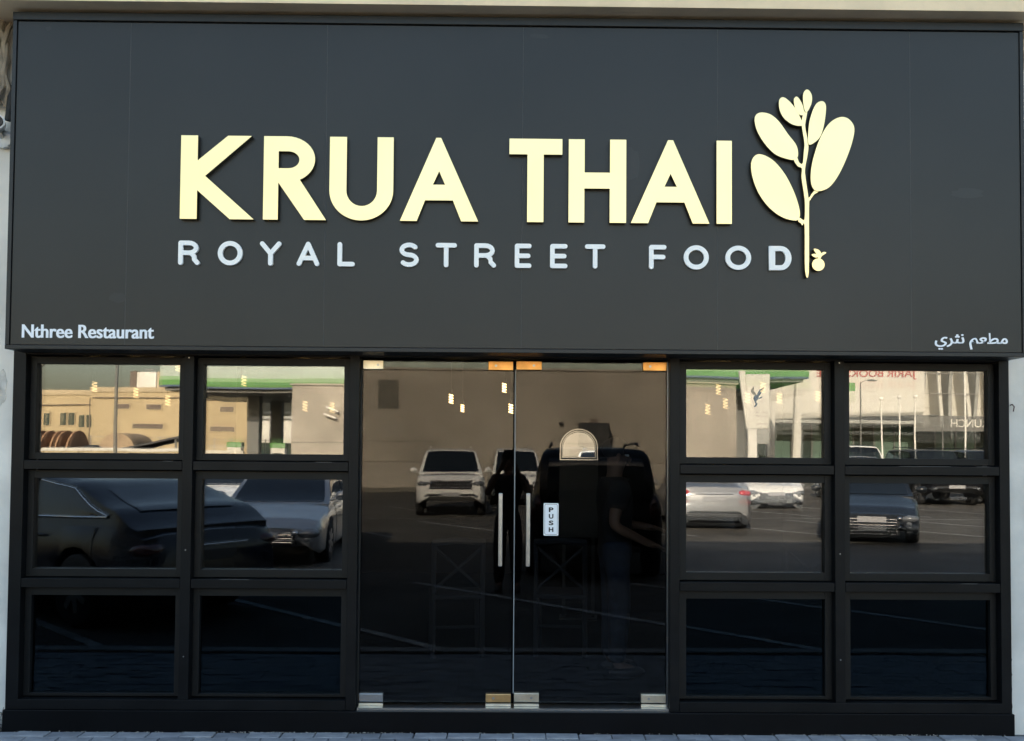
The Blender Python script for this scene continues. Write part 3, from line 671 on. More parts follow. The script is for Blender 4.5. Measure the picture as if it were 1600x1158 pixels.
# ---- people
def skin_mesh(name, verts, edges, radii, m, parent, root=0, lv=2):
    me = bpy.data.meshes.new(name); me.from_pydata(verts, edges, []); me.materials.append(m)
    o = link(name, me, parent)
    o.modifiers.new('skin', 'SKIN').use_smooth_shade = True
    sv = me.skin_vertices[0].data
    for i, r in enumerate(radii): sv[i].radius = (r, r) if not isinstance(r, tuple) else r
    sv[root].use_root = True
    s = o.modifiers.new('sub', 'SUBSURF'); s.levels = lv; s.render_levels = lv
    return o
def person(name, label, loc, rz, armL, armR, trousers, stand=1.74):
    """local frame: faces +y; arm = list shoulder, elbow, wrist, hand direction"""
    t = thing(name, label, 'person', loc, rz, local=True)
    k = stand/1.74
    V = []; E = []; Rd = []
    def add(p, r, c=None):
        V.append(tuple(x*k for x in p)); Rd.append(r*k if not isinstance(r, tuple) else tuple(x*k for x in r))
        if c is not None: E.append((c, len(V)-1))
        return len(V)-1
    pel = add((0, 0, .95), .108); ab = add((0, .01, 1.10), .100, pel); ch = add((0, 0, 1.28), .128, ab)
    nk0 = add((0, -.01, 1.44), .065, ch); nk = add((0, 0, 1.52), .055, nk0); hd0 = add((0, .015, 1.60), (.075, .088), nk); hd = add((0, .02, 1.67), (.072, .085), hd0)
    for s in (-1, 1):
        hp = add((.085*s, 0, .86), .074, pel); kn = add((.105*s, .015, .49), .062, hp); an = add((.11*s, -.01, .09), .042, kn); to = add((.125*s, .15, .035), .036, an)
    hands = []
    for s, arm in ((-1, armL), (1, armR)):
        sh = add((.18*s, -.01, 1.40), .062, ch); el = add(arm[0], .044, sh); wr = add(arm[1], .029, el)
        W = Vector(arm[1]); d = (W-Vector(arm[0])).normalized(); d = (d+Vector(arm[2])).normalized()
        sidev = d.cross(Vector((0, 0, 1))); sidev = sidev.normalized() if sidev.length > .1 else Vector((1, 0, 0))
        pm_ = add(W+d*.05, (.034, .020), wr)
        for j in range(4):
            off = sidev*(.027-.018*j); ln = (.072, .082, .078, .060)[j]
            b = add(W+d*.095+off, .0105, pm_); c2 = add(W+d*(.095+ln*.55)+off*1.1+Vector((0, 0, -.008)), .0092, b); add(W+d*(.095+ln*.9)+off*1.1+Vector((0, 0, -.026)), .0078, c2)
        th = add(W+d*.04+sidev*.040*(1), .011, pm_); add(W+d*.085+sidev*.058, .009, th)
    skin_mesh('body', V, E, Rd, M['skin'], t)
    # clothing grown on the same joints, a little wider
    def sub(idx, edges, grow, nm, m):
        mp = {i: j for j, i in enumerate(idx)}
        rr_ = [(Rd[i]+grow if not isinstance(Rd[i], tuple) else tuple(x+grow for x in Rd[i])) for i in idx]
        return skin_mesh(nm, [V[i] for i in idx], [(mp[a], mp[b]) for a, b in edges], rr_, m, t)
    # indices: 0 pel 1 ab 2 ch 3 neck base; legs start at 7 (hip, knee, ankle, toe) x2; arms at 15
    a0 = 15; per = 3+1+12+2
    def mid(i, j, f): V.append(tuple(V[i][q]*(1-f)+V[j][q]*f for q in range(3))); Rd.append(.050*k); return len(V)-1
    m1 = mid(a0, a0+1, .62); m2 = mid(a0+per, a0+per+1, .62)
    V.append((0, 0, .85*k)); Rd.append(.120*k); lo_ = len(V)-1; V.append((0, .004*k, 1.06*k)); Rd.append(.114*k); hi_ = len(V)-1
    sub([lo_, 0, 1, 2, 3, a0, m1, a0+per, m2], [(lo_, 0), (0, 1), (1, 2), (2, 3), (2, a0), (a0, m1), (2, a0+per), (a0+per, m2)], .030, 't_shirt', M['cloth_black'])
    sub([0, hi_, 7, 8, 9, 11, 12, 13], [(0, hi_), (0, 7), (7, 8), (8, 9), (0, 11), (11, 12), (12, 13)], .026, 'trousers', trousers)
    sh_ = MB()
    for s in (-1, 1): sh_.ell((.118*s*k, .07*k, .04*k), (.052*k, .14*k, .045*k))
    sh_.build('shoes', M['shoe'], t, smooth=60)
    hb = MB().ell((0, .0*k, 1.70*k), (.088*k, .105*k, .085*k), 18, 12); hb.v = [v if not (v[1] > .055*k and v[2] < 1.72*k) else (v[0], .055*k, v[2]) for v in hb.v]
    hb.build('hair', M['hair'], t, smooth=60)
    f = MB(); f.ell((0, .112*k, 1.615*k), (.014*k, .020*k, .024*k)); f.build('nose', M['skin'], t, smooth=60)
    for s in (-1, 1):
        e = MB().ell((.031*s*k, .094*k, 1.645*k), (.014*k, .010*k, .009*k)).build('eye', M['eye'], t, smooth=60)
        MB().ell((.031*s*k, .1035*k, 1.645*k), (.006*k, .003*k, .006*k)).build('iris', M['hair'], e, smooth=60)
        MB().ell((.083*s*k, .01*k, 1.63*k), (.012*k, .022*k, .032*k)).build('ear', M['skin'], t, smooth=60)
    MB().ell((0, .100*k, 1.572*k), (.024*k, .008*k, .007*k)).build('mouth', M['lip'], t, smooth=60)
    return t
person('person', 'person in dark clothes holding up a phone to photograph the shopfront', (-.02, -6.06, -.1), 0,
       ((-.27, .12, 1.22), (-.10, .345, 1.545), (.2, .1, .3)), ((.27, .12, 1.22), (.10, .345, 1.545), (-.2, .1, .3)), M['cloth_black'], 1.80)
ph = thing('phone', 'black phone held upright by the person outside', 'phone', (0, -5.68, 1.70))
MB().box(-.078, .078, -5.684, -5.676, 1.668, 1.742).build('phone_body', M['black_plastic'], ph, bevel=.002)
MB().lathe([(.010, -5.6755), (.010, -5.6735)], (-.045, 0, 1.722), 'y', 14).build('lens', M['car_glass'], ph)
person('person', 'person in a black t-shirt and jeans standing behind the right glass door', (.76, .90, .126), R(-82),
       ((-.22, .03, 1.13), (-.05, .27, 1.10), (0, .4, -.1)), ((.24, -.07, 1.13), (.20, .20, 1.00), (0, .5, 0)), M['denim'], 1.66)

# ================================================================== CARS
def interp(pts, x):
    if x <= pts[0][0]: return pts[0][1]
    for (a, za), (b, zb) in zip(pts[:-1], pts[1:]):
        if x <= b:
            t = (x-a)/(b-a); t = t*t*(3-2*t)*.5 + t*.5; return za+(zb-za)*t
    return pts[-1][1]
KIND = {
 'sedan': dict(L=4.75, W=1.82, H=1.46, zb=.20, rw=.33, ax=(1.42, -1.36), belt=[(-2.375,.80),(-2.28,.98),(-1.7,1.04),(-.9,.98),(.9,.94),(1.25,.90),(2.1,.74),(2.375,.60)],
               roof=[(-1.85,1.03),(-1.05,1.38),(-.3,1.46),(.15,1.44),(1.22,.92)], win=[(-1.42,-.95,-.42),( -.34,.30,.78)]),
 'fastback': dict(L=4.8, W=1.92, H=1.58, zb=.22, rw=.37, ax=(1.48, -1.40), belt=[(-2.4,.80),(-2.33,.95),(-1.9,1.06),(-.9,1.03),(.9,.96),(1.2,.93),(2.1,.80),(2.4,.62)],
               roof=[(-2.25,1.02),(-1.85,1.22),(-1.0,1.48),(-.1,1.58),(.3,1.54),(1.22,.97)], win=[(-1.80,-.95,-.40),(-.32,.30,.80)]),
 'suv': dict(L=4.95, W=1.96, H=1.90, zb=.34, rw=.40, ax=(1.48, -1.42), belt=[(-2.475,.85),(-2.42,1.14),(-1.7,1.20),(.9,1.17),(1.15,1.17),(2.25,1.14),(2.475,1.02)],
               roof=[(-2.42,1.20),(-2.26,1.72),(-2.05,1.87),(-.4,1.90),(.35,1.85),(1.16,1.19)], win=[(-2.05,-1.7,-1.25),(-1.15,-.6,-.28),(-.18,.35,.72)]),
 'pickup': dict(L=5.3, W=1.88, H=2.00, zb=.38, rw=.40, ax=(1.62, -1.55), belt=[(-2.65,1.02),(-2.62,1.06),(-.75,1.06),(.95,1.10),(1.2,1.10),(2.4,1.02),(2.65,.82)],
               roof=[(-.72,1.10),(-.55,1.86),(-.35,1.98),(.3,1.98),(1.2,1.12)], win=[(-.48,-.30,.10),(.18,.45,.80)]),
 'van': dict(L=4.9, W=1.82, H=1.95, zb=.30, rw=.34, ax=(1.6, -1.45), belt=[(-2.45,.95),(-2.42,1.10),(.9,1.12),(1.7,1.10),(2.3,.98),(2.45,.70)],
               roof=[(-2.42,1.15),(-2.30,1.80),(-2.1,1.93),(.4,1.95),(.95,1.86),(1.85,1.12)], win=[(-2.1,-1.5,-.8),(-.7,-.2,.2),(.3,.8,1.2)]),
}
def car(name, label, cat, x, y, rz, kind, paint, group, chrome_grille=False, dark=False, trim_chrome=False):
    tail = M['smoked_tail'] if dark else M['tail']; plm = M['black_plastic'] if dark else M['car_plate']
    K = KIND[kind]; L, W, H = K['L'], K['W'], K['H']; hw0 = W/2
    t = thing(name, label, cat, (x, y, -.1), rz, group, local=True)
    # body shell
    N = 72; xs = [-L/2+L*i/N for i in range(N+1)]
    xs = sorted(set(xs+[-L/2+.03, -L/2+.08, L/2-.03, L/2-.08]))
    def hw(x_):
        u = abs(2*x_/L); e = max(0, (abs(x_)-(L/2-.5))/.5)
        return hw0*(1-.03*u**2)*(1-.16*e**2.6)
    def low(x_):
        z = K['zb']+.14*max(0, (abs(x_)-(L/2-.45))/.45)**2
        for ax in K['ax']:
            rr_ = K['rw']+.055; d = abs(x_-ax)
            if d < rr_: z = max(z, K['rw']+math.sqrt(rr_*rr_-d*d)*.98)
        return z
    belt = lambda x_: interp(K['belt'], x_)
    v = []; f = []; m = 15
    for x_ in xs:
        h = hw(x_); zl = low(x_); zt = belt(x_); md = max(.5*(K['zb']+zt)+.06, zl+.03); md = min(md, zt-.06)
        half = [(h*.72, min(zl+.10, md-.01)), (h*.93, zl), (h*.985, min(zl+.05, md-.005)), (h, md), (h*.985, md+(zt-md)*.55), (h*.93, zt-.02), (h*.66, zt+.012), ]
        row = [(-a, b) for a, b in half] [::1]
        ring = [(0, half[0][1])] + half + [(0, zt+.026)] + [(-a, b) for a, b in half[::-1]]
        m = len(ring); v += [(x_, a, b) for a, b in ring]
    for i in range(len(xs)-1):
        for j in range(m): f.append((i*m+j, (i+1)*m+j, (i+1)*m+(j+1) % m, i*m+(j+1) % m))
    f.append(tuple(range(m))); f.append(tuple((len(xs)-1)*m+j for j in range(m-1, -1, -1)))
    mb = MB().add(v, f)
    # cabin
    rf = K['roof']; x0, x1 = rf[0][0], rf[-1][0]; n2 = 40
    zr = lambda x_: interp(rf, x_)
    def wid(x_):
        b = hw(x_)*.925; u = max(0, min(1, (zr(x_)-belt(x_))/(H-belt(x_)))); return b + (hw0*.74-b)*u
    v = []; f = []
    cx = [x0+(x1-x0)*i/n2 for i in range(n2+1)]
    for x_ in cx:
        b = hw(x_)*.925; zt = belt(x_)-.03; z = zr(x_); wt = wid(x_); dz = max(.0, z-zt)
        half = [(b, zt), (b+(wt-b)*.6, zt+dz*.55), (wt*1.01, zt+dz*.90), (wt*.93, zt+dz*.965), (wt*.55, zt+dz*.995)]
        ring = half + [(0, z)] + [(-a, c) for a, c in half[::-1]]
        m = len(ring); v += [(x_, a, c) for a, c in ring]
    for i in range(n2):
        for j in range(m-1): f.append((i*m+j, (i+1)*m+j, (i+1)*m+j+1, i*m+j+1))
    f.append(tuple(range(m))); f.append(tuple(n2*m+j for j in range(m-1, -1, -1)))
    mb.add(v, f)
    body = mb.build('body', paint, t, smooth=35, rec=True)
    # glass
    def topglass(nm, xa, xb, wf):
        vv = []; ff = []; nx, ny = 8, 8
        for i in range(nx+1):
            x_ = xa+(xb-xa)*i/nx
            for j in range(ny+1):
                s = -1+2*j/ny; yy = s*wid(x_)*wf
                z = zr(x_); zt = belt(x_)-.03; drop = (z-zt)*.035*abs(s)**2
                vv.append((x_+(.010 if xb > 0 else -.010), yy, z-drop+.010))
        for i in range(nx):
            for j in range(ny): ff.append((i*(ny+1)+j, (i+1)*(ny+1)+j, (i+1)*(ny+1)+j+1, i*(ny+1)+j+1))
        return MB().add(vv, ff).build(nm, M['car_glass'], t, smooth=60)
    fr_top = rf[-2][0]; topglass('windshield', fr_top+(x1-fr_top)*.10, x1-(x1-fr_top)*.08, .90)
    ri = 2 if kind in ('sedan', 'fastback') else 1
    rb0 = rf[1][0] if ri == 2 or kind in ('suv', 'van', 'pickup') else rf[2][0]
    rtop = {'sedan': -1.05, 'fastback': -1.05, 'suv': -2.22, 'van': -2.26, 'pickup': -.52}[kind]
    topglass('rear_window', *((-1.95, -1.30, .70) if kind == 'fastback' else (x0+(rtop-x0)*.16, rtop, .86)))
    for s in (-1, 1):
        for (xa, xm, xb) in K['win']:
            bot = []; top = []
            for i in range(9):
                x_ = xa+(xb-xa)*i/8; b = hw(x_)*.925; zt = belt(x_)-.03; z = zr(x_); wt = wid(x_); dz = z-zt
                za, zb_ = .10/dz if dz > .12 else .8, .86
                def sidept(u):
                    return (b+(wt-b)*.6*u/.55) if u < .55 else (b+(wt-b)*.6 + (wt*1.01-b-(wt-b)*.6)*(u-.55)/.35)
                if kind == 'fastback' and xa < -1.5 and i < 4: zb_ = .08+za+(zb_-za-.08)*(i/4)**.7
                za = min(za, zb_-.02)
                bot.append((x_, s*(sidept(za)+.007), zt+dz*za)); top.append((x_, s*(sidept(zb_)+.007), zt+dz*zb_))
            midp = [tuple((bot[i][q]+top[i][q])/2 + (s*.012 if q == 1 else 0) for q in range(3)) for i in range(9)]
            vv = bot+midp+top; ff = []
            for r_ in range(2):
                for i in range(8):
                    q = (r_*9+i, r_*9+i+1, (r_+1)*9+i+1, (r_+1)*9+i); ff.append(q if s < 0 else q[::-1])
            g_ = MB().add(vv, ff).build('side_window', M['car_glass'], t, smooth=60)
            if trim_chrome: MB().tube([tuple(p[q]+(s*.004 if q == 1 else 0) for q in range(3)) for p in top], .010, 6).build('chrome_trim', M['chrome'], g_, smooth=60); MB().tube([tuple(p[q]+(s*.004 if q == 1 else 0) for q in range(3)) for p in bot], .012, 6).build('chrome_trim', M['chrome'], g_, smooth=60)
        for xs_ in [K['win'][0][0]+.12] + [wn[2]+.03 for wn in K['win']]:
            zt_ = belt(xs_); zl_ = low(xs_); h_ = hw(xs_); md_ = min(max(.5*(K['zb']+zt_)+.06, zl_+.03), zt_-.06)
            MB().tube([(xs_, s*(h_*.945+.003), zt_-.03), (xs_, s*(h_*.985+.002), md_+(zt_-md_)*.55), (xs_, s*(h_+.002), md_), (xs_, s*(h_*.985+.002), min(zl_+.05, md_-.005))], .006, 5).build('door_seam', M['black_plastic'], t)
        # door handles, mirror
        for xh in ((-.75, .25) if kind != 'pickup' else (-.30, .40)):
            zt = belt(xh); MB().ell((xh, s*(hw(xh)*.992), zt-.12), (.11, .022, .018), 10, 6).build('door_handle', paint, t, smooth=60)
        xm = x1-.28; zt = belt(xm)
        mr = MB(); mr.ell((xm, s*(hw(xm)+.10), zt+.10), (.07, .11, .075), 12, 8); mr.tube([(xm, s*hw(xm)*.9, zt+.02), (xm, s*(hw(xm)+.05), zt+.07)], .02, 6)
        mr.build('mirror', paint, t, smooth=60)
        # lamps
        hs = .16 if kind in ('suv', 'van', 'pickup') else .13
        zf = belt(L/2-.12)-hs; zrr = belt(-L/2+.10)-(.14 if kind != 'van' else .25)
        rot = Matrix.Rotation(-s*.35, 3, 'Z')
        hl_ = MB().ell((L/2-.115, s*hw0*.72, zf), (.16, .215, .085), 14, 9, rot).build('headlight', M['lens'], t, smooth=60)
        for q_ in (.56, .74, .86): MB().ell((L/2+.030-.30*max(0, q_-.56)**1.2, s*hw0*q_, zf+.01), (.035, .050 if q_ < .8 else .035, .040), 10, 7).build('reflector', M['chrome'], hl_, smooth=60)
        if kind in ('suv', 'van'): MB().ell((-L/2+.10, s*hw0*.82, zrr-.02), (.11, .10, .24), 14, 9).build('taillight', tail, t, smooth=60)
        else: MB().ell((-L/2+.17, s*hw0*.70, zrr), (.17, .22, .10), 14, 9, Matrix.Rotation(s*.35, 3, 'Z')).build('taillight', tail, t, smooth=60)
    # front: grille, lower intake, bumper trim, plates
    zg = belt(L/2-.05)
    gr = MB(); gz = zg-.17 if kind != 'suv' else zg-.15; gh = .09 if kind in ('sedan', 'fastback') else .125
    gr.box(L/2-.10, L/2+.012, -.50 if kind != 'suv' else -.58, .50 if kind != 'suv' else .58, gz-gh, gz+gh)
    gro = gr.build('grille', M['black_plastic'], t, bevel=.02)
    for j in range(3):
        zz = gz-gh*.62+gh*.62*j
        boxo('grille_bar', M['chrome'] if chrome_grille or j == 2 else M['black_metal'], gro, L/2-.06, L/2+.022, -.46 if kind != 'suv' else -.56, .46 if kind != 'suv' else .56, zz-.014, zz+.014, bevel=.005)
    boxo('lower_intake', M['black_plastic'], t, L/2-.12, L/2+.006, *((-.52, .52, K['zb']+.13, K['zb']+.24) if kind != 'suv' else (-.66, .66, .58, .655)), bevel=.02)
    for s in (-1, 1): MB().ell((L/2-.07, s*.68, K['zb']+.24), (.09, .085, .055), 12, 8).build('fog_lamp', M['lens'], t, smooth=60)
    zp = K['zb']+(.31 if kind != 'suv' else .29)
    boxo('number_plate', M['car_plate'], t, L/2+.0125, L/2+.03, -.26, .26, zp-.055, zp+.055, bevel=.006)
    zrp = .72 if kind in ('sedan', 'fastback') else .90
    boxo('number_plate', plm, t, -L/2-.02, -L/2+.02, -.26, .26, zrp-.055, zrp+.055, bevel=.006)
    if kind in ('sedan', 'fastback'):
        boxo('trunk_garnish', M['chrome'], t, -L/2-.012, -L/2+.05, -.42, .42, zrp+.095, zrp+.115, bevel=.004)
    boxo('rear_bumper_strip', M['black_plastic'], t, -L/2-.004, -L/2+.15, -.62, .62, K['zb']+.10, K['zb']+.19, bevel=.02)
    if kind in ('suv', 'van'):
        for s in (-1, 1): MB().tube([(-1.9, s*.62, H+.01), (-1.8, s*.62, H+.05), (.1, s*.62, H+.035), (.25, s*.62, H-.01)], .018, 6).build('roof_rail', M['black_plastic'] if paint is not M['white_paint'] else M['rim'], t, smooth=60)
    # wheels
    for ax in K['ax']:
        for s in (-1, 1):
            r = K['rw']; cy = s*(hw0-.115)
            ty = MB().lathe([(r*.62, -.105), (r*.93, -.112), (r, -.08), (r, .08), (r*.93, .112), (r*.62, .105)], (ax, cy, r), 'y', 28).build('wheel', M['tyre'], t, smooth=35)
            rm = MB(); oy = cy+s*.085
            rm.lathe([(r*.64, -.012), (r*.64, .018), (r*.56, .022), (r*.54, -.01)] , (ax, oy, r), 'y', 24)
            for q in range(7):
                a = 2*math.pi*q/7; c_, s_ = math.cos(a), math.sin(a); n_ = Vector((-s_, 0, c_))*r*.075; p0 = Vector((ax, oy+s*.012, r)); p1 = p0+Vector((c_, 0, s_))*r*.60
                th = Vector((0, s*.016, 0))
                rm.hexa([p0-n_*1.4-th, p1-n_-th, p1+n_-th, p0+n_*1.4-th], [p0-n_*1.4+th, p1-n_+th, p1+n_+th, p0+n_*1.4+th])
            rm.build('rim', M['rim'], ty, rec=True)
    return t
GK = 'cars parked in front of the shop'
U = R(90)   # nose towards the shop (+y)
car('parked_car', 'dark blue fastback parked askew nearest the shop, reflected in the lower left windows', 'car', -5.05, -5.10, math.atan2(-.56, -.83), 'fastback', M['navy_paint'], GK, trim_chrome=True, dark=True)
car('parked_car', 'silver sedan nose towards the shop behind the dark fastback', 'car', -3.85, -10.3, U-R(3), 'sedan', M['silver_paint'], GK, chrome_grille=True)
car('parked_car', 'large white off-road car facing the shop, reflected in the left door', 'car', -1.78, -21.3, U-R(4), 'suv', M['white_paint'], GK, chrome_grille=True)
car('parked_car', 'white van behind the person with the phone', 'van', .15, -26.6, U-R(3), 'van', M['white_paint'], GK)
car('parked_car', 'black off-road car with its tail to the shop, filling the right door', 'car', 1.28, -9.15, -U+R(2), 'suv', M['black_paint'], GK, dark=True)
car('parked_car', 'silver sedan with its red lamps to the shop, reflected right of the doors', 'car', 4.78, -17.0, -U+R(3), 'sedan', M['silver_paint'], GK)
car('parked_car', 'white sedan nose to the shop, behind the two cars right of the doors', 'car', 8.5, -24.0, U+R(8), 'sedan', M['white_paint'], GK)
car('parked_car', 'slate blue sedan nose to the shop, reflected in the right window', 'car', 7.80, -13.9, U+R(20), 'sedan', M['blue_paint'], GK, chrome_grille=True)
car('parked_car', 'white pickup truck parked in front of the glazed white store', 'pickup', 12.6, -27.0, U+R(6), 'pickup', M['white_paint'], GK)
car('parked_car', 'black off-road car, nearest of the three dark ones by the white store', 'car', 15.0, -26.4, U+R(5), 'suv', M['black_paint'], GK)
car('parked_car', 'dark blue off-road car, middle of the three dark ones by the white store', 'car', 17.4, -27.2, U+R(5), 'suv', M['blue_paint'], GK)
car('parked_car', 'dark blue off-road car, farthest right of the three dark ones by the white store', 'car', 19.8, -28.0, U+R(5), 'suv', M['navy_paint'], GK)
car('parked_car', 'white sedan parked beyond the silver one on the left', 'car', -6.9, -16.5, U-R(6), 'sedan', M['white_paint'], GK)
car('parked_car', 'black sedan parked beside the white one at far left', 'car', -10.2, -15.6, U-R(6), 'sedan', M['black_paint'], GK)

# ================================================================== WHAT STANDS ACROSS THE CAR PARK
rw = thing('rendered_building', 'plain beige rendered building with a blank wall across the car park', 'building', (0, -37, -.1))
boxo('wall', M['render_wall'], rw, -9.75, 10.05, -39.5, -34.0, 1.25, 4.62)
boxo('raised_wall', M['render_wall'], rw, -6.9, 7.4, -39.0, -33.995, 4.622, 5.30)
for a, b in ((-9.75, -3.2), (-3.18, 3.4), (3.42, 10.05)):
    boxo('lower_panel', M['render_low'], rw, a, b, -39.5, -33.97, .02, 1.232); 
boxo('base_course', M['groove'], rw, -9.8, 10.1, -39.5, -33.94, -.1, .1)
boxo('wall_groove', M['groove'], rw, -9.74, -3.2, -34.1, -33.992, 2.12, 2.15)
boxo('coping', M['render_low'], rw, -7.0, 7.5, -39.1, -33.93, 5.302, 5.40)
boxo('coping', M['render_low'], rw, -9.85, -6.902, -39.6, -33.93, 4.624, 4.70)
boxo('coping', M['render_low'], rw, 7.402, 10.15, -39.6, -33.93, 4.624, 4.70)
for (x, z, w_, h_) in ((-5.4, 4.2, .9, 1.3), (-5.2, 2.6, 1.0, .7), (-.9, 2.6, .9, .8)):
    boxo('patched_panel', M['render_low'] if z < 3 else M['groove'], rw, x-w_/2, x+w_/2, -34.0, -33.985, z-h_/2, z+h_/2)
boxo('wall_lamp', M['black_metal'], rw, 2.15, 2.30, -34, -33.8, 2.92, 3.02)
for k, (x, z) in enumerate(((-7.9, 3.62), (-8.0, 3.32))):
    MB().hexa([(x-.25,-33.99,z+.02),(x+.28,-33.99,z-.18),(x+.28,-33.7,z-.18),(x-.25,-33.7,z+.02)], [(x-.25,-33.99,z+.10),(x+.28,-33.99,z-.10),(x+.28,-33.7,z-.10),(x-.25,-33.7,z+.10)]).build('wall_light', M['white_metal'], rw)
cbx = thing('cabinet', 'tall black metal cabinet standing against the blank beige wall', 'cabinet', (3.65, -33.3, -.1))
boxo('body', M['black_metal'], cbx, 3.0, 4.3, -33.85, -33.0, -.09, 2.98, bevel=.02)
boxo('door_panel', M['black_plastic'], cbx, 3.06, 3.63, -33.0, -32.975, .1, 2.9); boxo('door_panel', M['black_plastic'], cbx, 3.67, 4.24, -33.0, -32.975, .1, 2.9)
boxo('vent_cap', M['brown'], cbx, 3.50, 3.80, -33.6, -33.2, 2.982, 3.15)

# petrol station canopies
def canopy(x0, x1, z, label, cols):
    pc = thing('station_canopy', label, 'canopy', ((x0+x1)/2, -47, -.1))
    boxo('fascia', M['canopy_white'], pc, x0, x1, -52, -42.0, z+.76, z+1.40)
    boxo('pale_band', M['canopy_lime'], pc, x0-.02, x1+.02, -52.02, -41.98, z+.56, z+.758)
    boxo('green_band', M['canopy_green'], pc, x0-.04, x1+.04, -52.04, -41.96, z+.28, z+.558)
    boxo('blue_edge', M['canopy_blue'], pc, x0-.02, x1+.02, -52.02, -41.98, z+.18, z+.278)
    boxo('soffit', M['soffit'], pc, x0+.2, x1-.2, -51.8, -42.2, z, z+.178)
    for x in cols:
        boxo('column', M['grey_col'], pc, x-.33, x+.33, -45.6, -44.9, -.1, z)
        boxo('column', M['grey_col'], pc, x-.33, x+.33, -50.4, -49.7, -.1, z)
    n = int((x1-x0)/3.2)
    for i in range(n): boxo('fascia_seam', M['grey_wall'], pc, x0+1+3.2*i, x0+1.03+3.2*i, -42.0, -41.985, z+.77, z+1.39)
canopy(-18.6, -7.0, 4.80, 'petrol station canopy with a green and white fascia at left of the blank wall', (-14.6,))
canopy(-6.8, 15.9, 5.35, 'higher petrol station canopy rising behind the right half of the blank wall', (6.0, 13.0))
pk = thing('kiosk', 'low white kiosk seen behind the station canopy columns', 'kiosk', (-14.5, -66, -.1))
boxo('wall', M['white_wall'], pk, -20.5, -12.5, -70, -66, -.09, 4.3); boxo('roof', M['grey_wall'], pk, -20.7, -12.3, -70.3, -65.7, 4.302, 4.5)
for x in (-19.6, -17.6, -15.0): boxo('window', M['far_glass'], pk, x-.5, x+.5, -66.05, -65.96, .8, 2.4)
for i, x in enumerate((-15.9, -13.4)):
    fp = thing('fuel_pump', ['white and green fuel pump left of the canopy column', 'white and green fuel pump right of the canopy column'][i], 'fuel pump', (x, -46, -.1), group='fuel pumps')
    boxo('body', M['white_metal'], fp, x-.4, x+.4, -46.3, -45.7, -.09, 1.9, bevel=.03); boxo('screen', M['far_glass'], fp, x-.3, x+.3, -45.7, -45.68, 1.2, 1.6); boxo('header', M['canopy_green'], fp, x-.42, x+.42, -46.3, -45.68, 1.902, 2.2)

# yellow building at the far left
yb = thing('yellow_building', 'sunlit yellow warehouse with rooftop units at the far left', 'building', (-34, -80, -.1))
boxo('wall', M['yellow'], yb, -37.5, -23.6, -90, -75, -.09, 6.75)
boxo('wall', M['yellow'], yb, -50, -37.51, -90, -76.2, -.09, 6.5)
boxo('parapet', M['yellow2'], yb, -37.6, -23.5, -90, -74.9, 6.752, 7.2); boxo('parapet', M['yellow2'], yb, -50, -37.61, -90, -76.1, 6.502, 6.95)
boxo('cornice_pipe', M['brown'], yb, -37.4, -23.6, -75, -74.85, 6.2, 6.27); boxo('cornice_pipe', M['brown'], yb, -49, -37.55, -76.2, -76.05, 5.55, 5.63)
MB().tube([(-37.55, -74.9, 6.2), (-37.6, -74.9, 5.6), (-37.6, -74.9, 1.0)], .05, 6).build('downpipe', M['brown'], yb)
for (x, z, w_, h_, m) in ((-34.6, 5.45, 1.1, .4, 'brown'), (-31.9, 5.4, 1.25, .45, 'brown'), (-32.4, 3.65, 2.6, .42, 'brown'), (-28.5, 5.4, 1.25, .45, 'brown'), (-25.6, 5.4, 1.25, .45, 'brown'), (-26, 3.65, 2.2, .42, 'brown')):
    f_ = boxo('window_frame', M['yellow2'], yb, x-w_/2-.1, x+w_/2+.1, -75.02, -74.93, z-h_/2-.08, z+h_/2+.08); boxo('pane', M[m], f_, x-w_/2, x+w_/2, -74.93, -74.91, z-h_/2, z+h_/2)
for (x, z) in ((-40.5, 4.3), (-39.8, 4.3), (-38.9, 4.1), (-38.2, 4.1), (-42.0, 4.3), (-43.4, 4.3)):
    f_ = boxo('window_frame', M['yellow2'], yb, x-.32, x+.32, -76.22, -76.12, z-.62, z+.62); boxo('pane', M['far_glass'], f_, x-.25, x+.25, -76.12, -76.10, z-.55, z+.55)
boxo('rooftop_unit', M['brown'], yb, -34.95, -34.35, -79, -77, 7.2, 8.8); boxo('rooftop_unit', M['white_metal'], yb, -34.3, -32.6, -79, -77, 7.2, 8.7)
boxo('rooftop_unit', M['yellow2'], yb, -32.5, -30.5, -79, -77, 7.2, 8.75); boxo('rooftop_unit', M['white_metal'], yb, -30.4, -28.2, -79, -77, 7.2, 8.65)
MB().tube([(-33.7, -77.5, 8.7), (-33.7, -77.5, 8.95), (-33.0, -77.5, 8.95), (-33.0, -77.5, 8.7)], .06, 6).build('duct', M['pole'], yb)
bw = thing('boundary_wall', 'long low beige boundary wall in front of the yellow warehouse', 'wall', (-24, -45, -.1))
boxo('wall', M['yellow2'], bw, -40, -15.2, -45.2, -45, -.09, 1.55); boxo('coping', M['white_wall'], bw, -40.05, -15.15, -45.25, -44.95, 1.552, 1.72)
for i in range(9): boxo('pier', M['yellow2'], bw, -39+2.9*i, -38.7+2.9*i, -45.0, -44.9, -.09, 1.54)
fn = thing('mesh_fence', 'dark wire fence behind the low beige wall', 'fence', (-24, -52, -.1))
fm = MB(); 
for i in range(24): MB().tube([(-40+i*1.1, -52, -.1), (-40+i*1.1, -52, 2.5)], .035, 5).build('fence_post', M['pole'], fn)
for j in range(6): fm.tube([(-40, -52, .4+.4*j), (-14.7, -52, .4+.4*j)], .012, 4)
fm.build('fence_wire', M['pole'], fn)
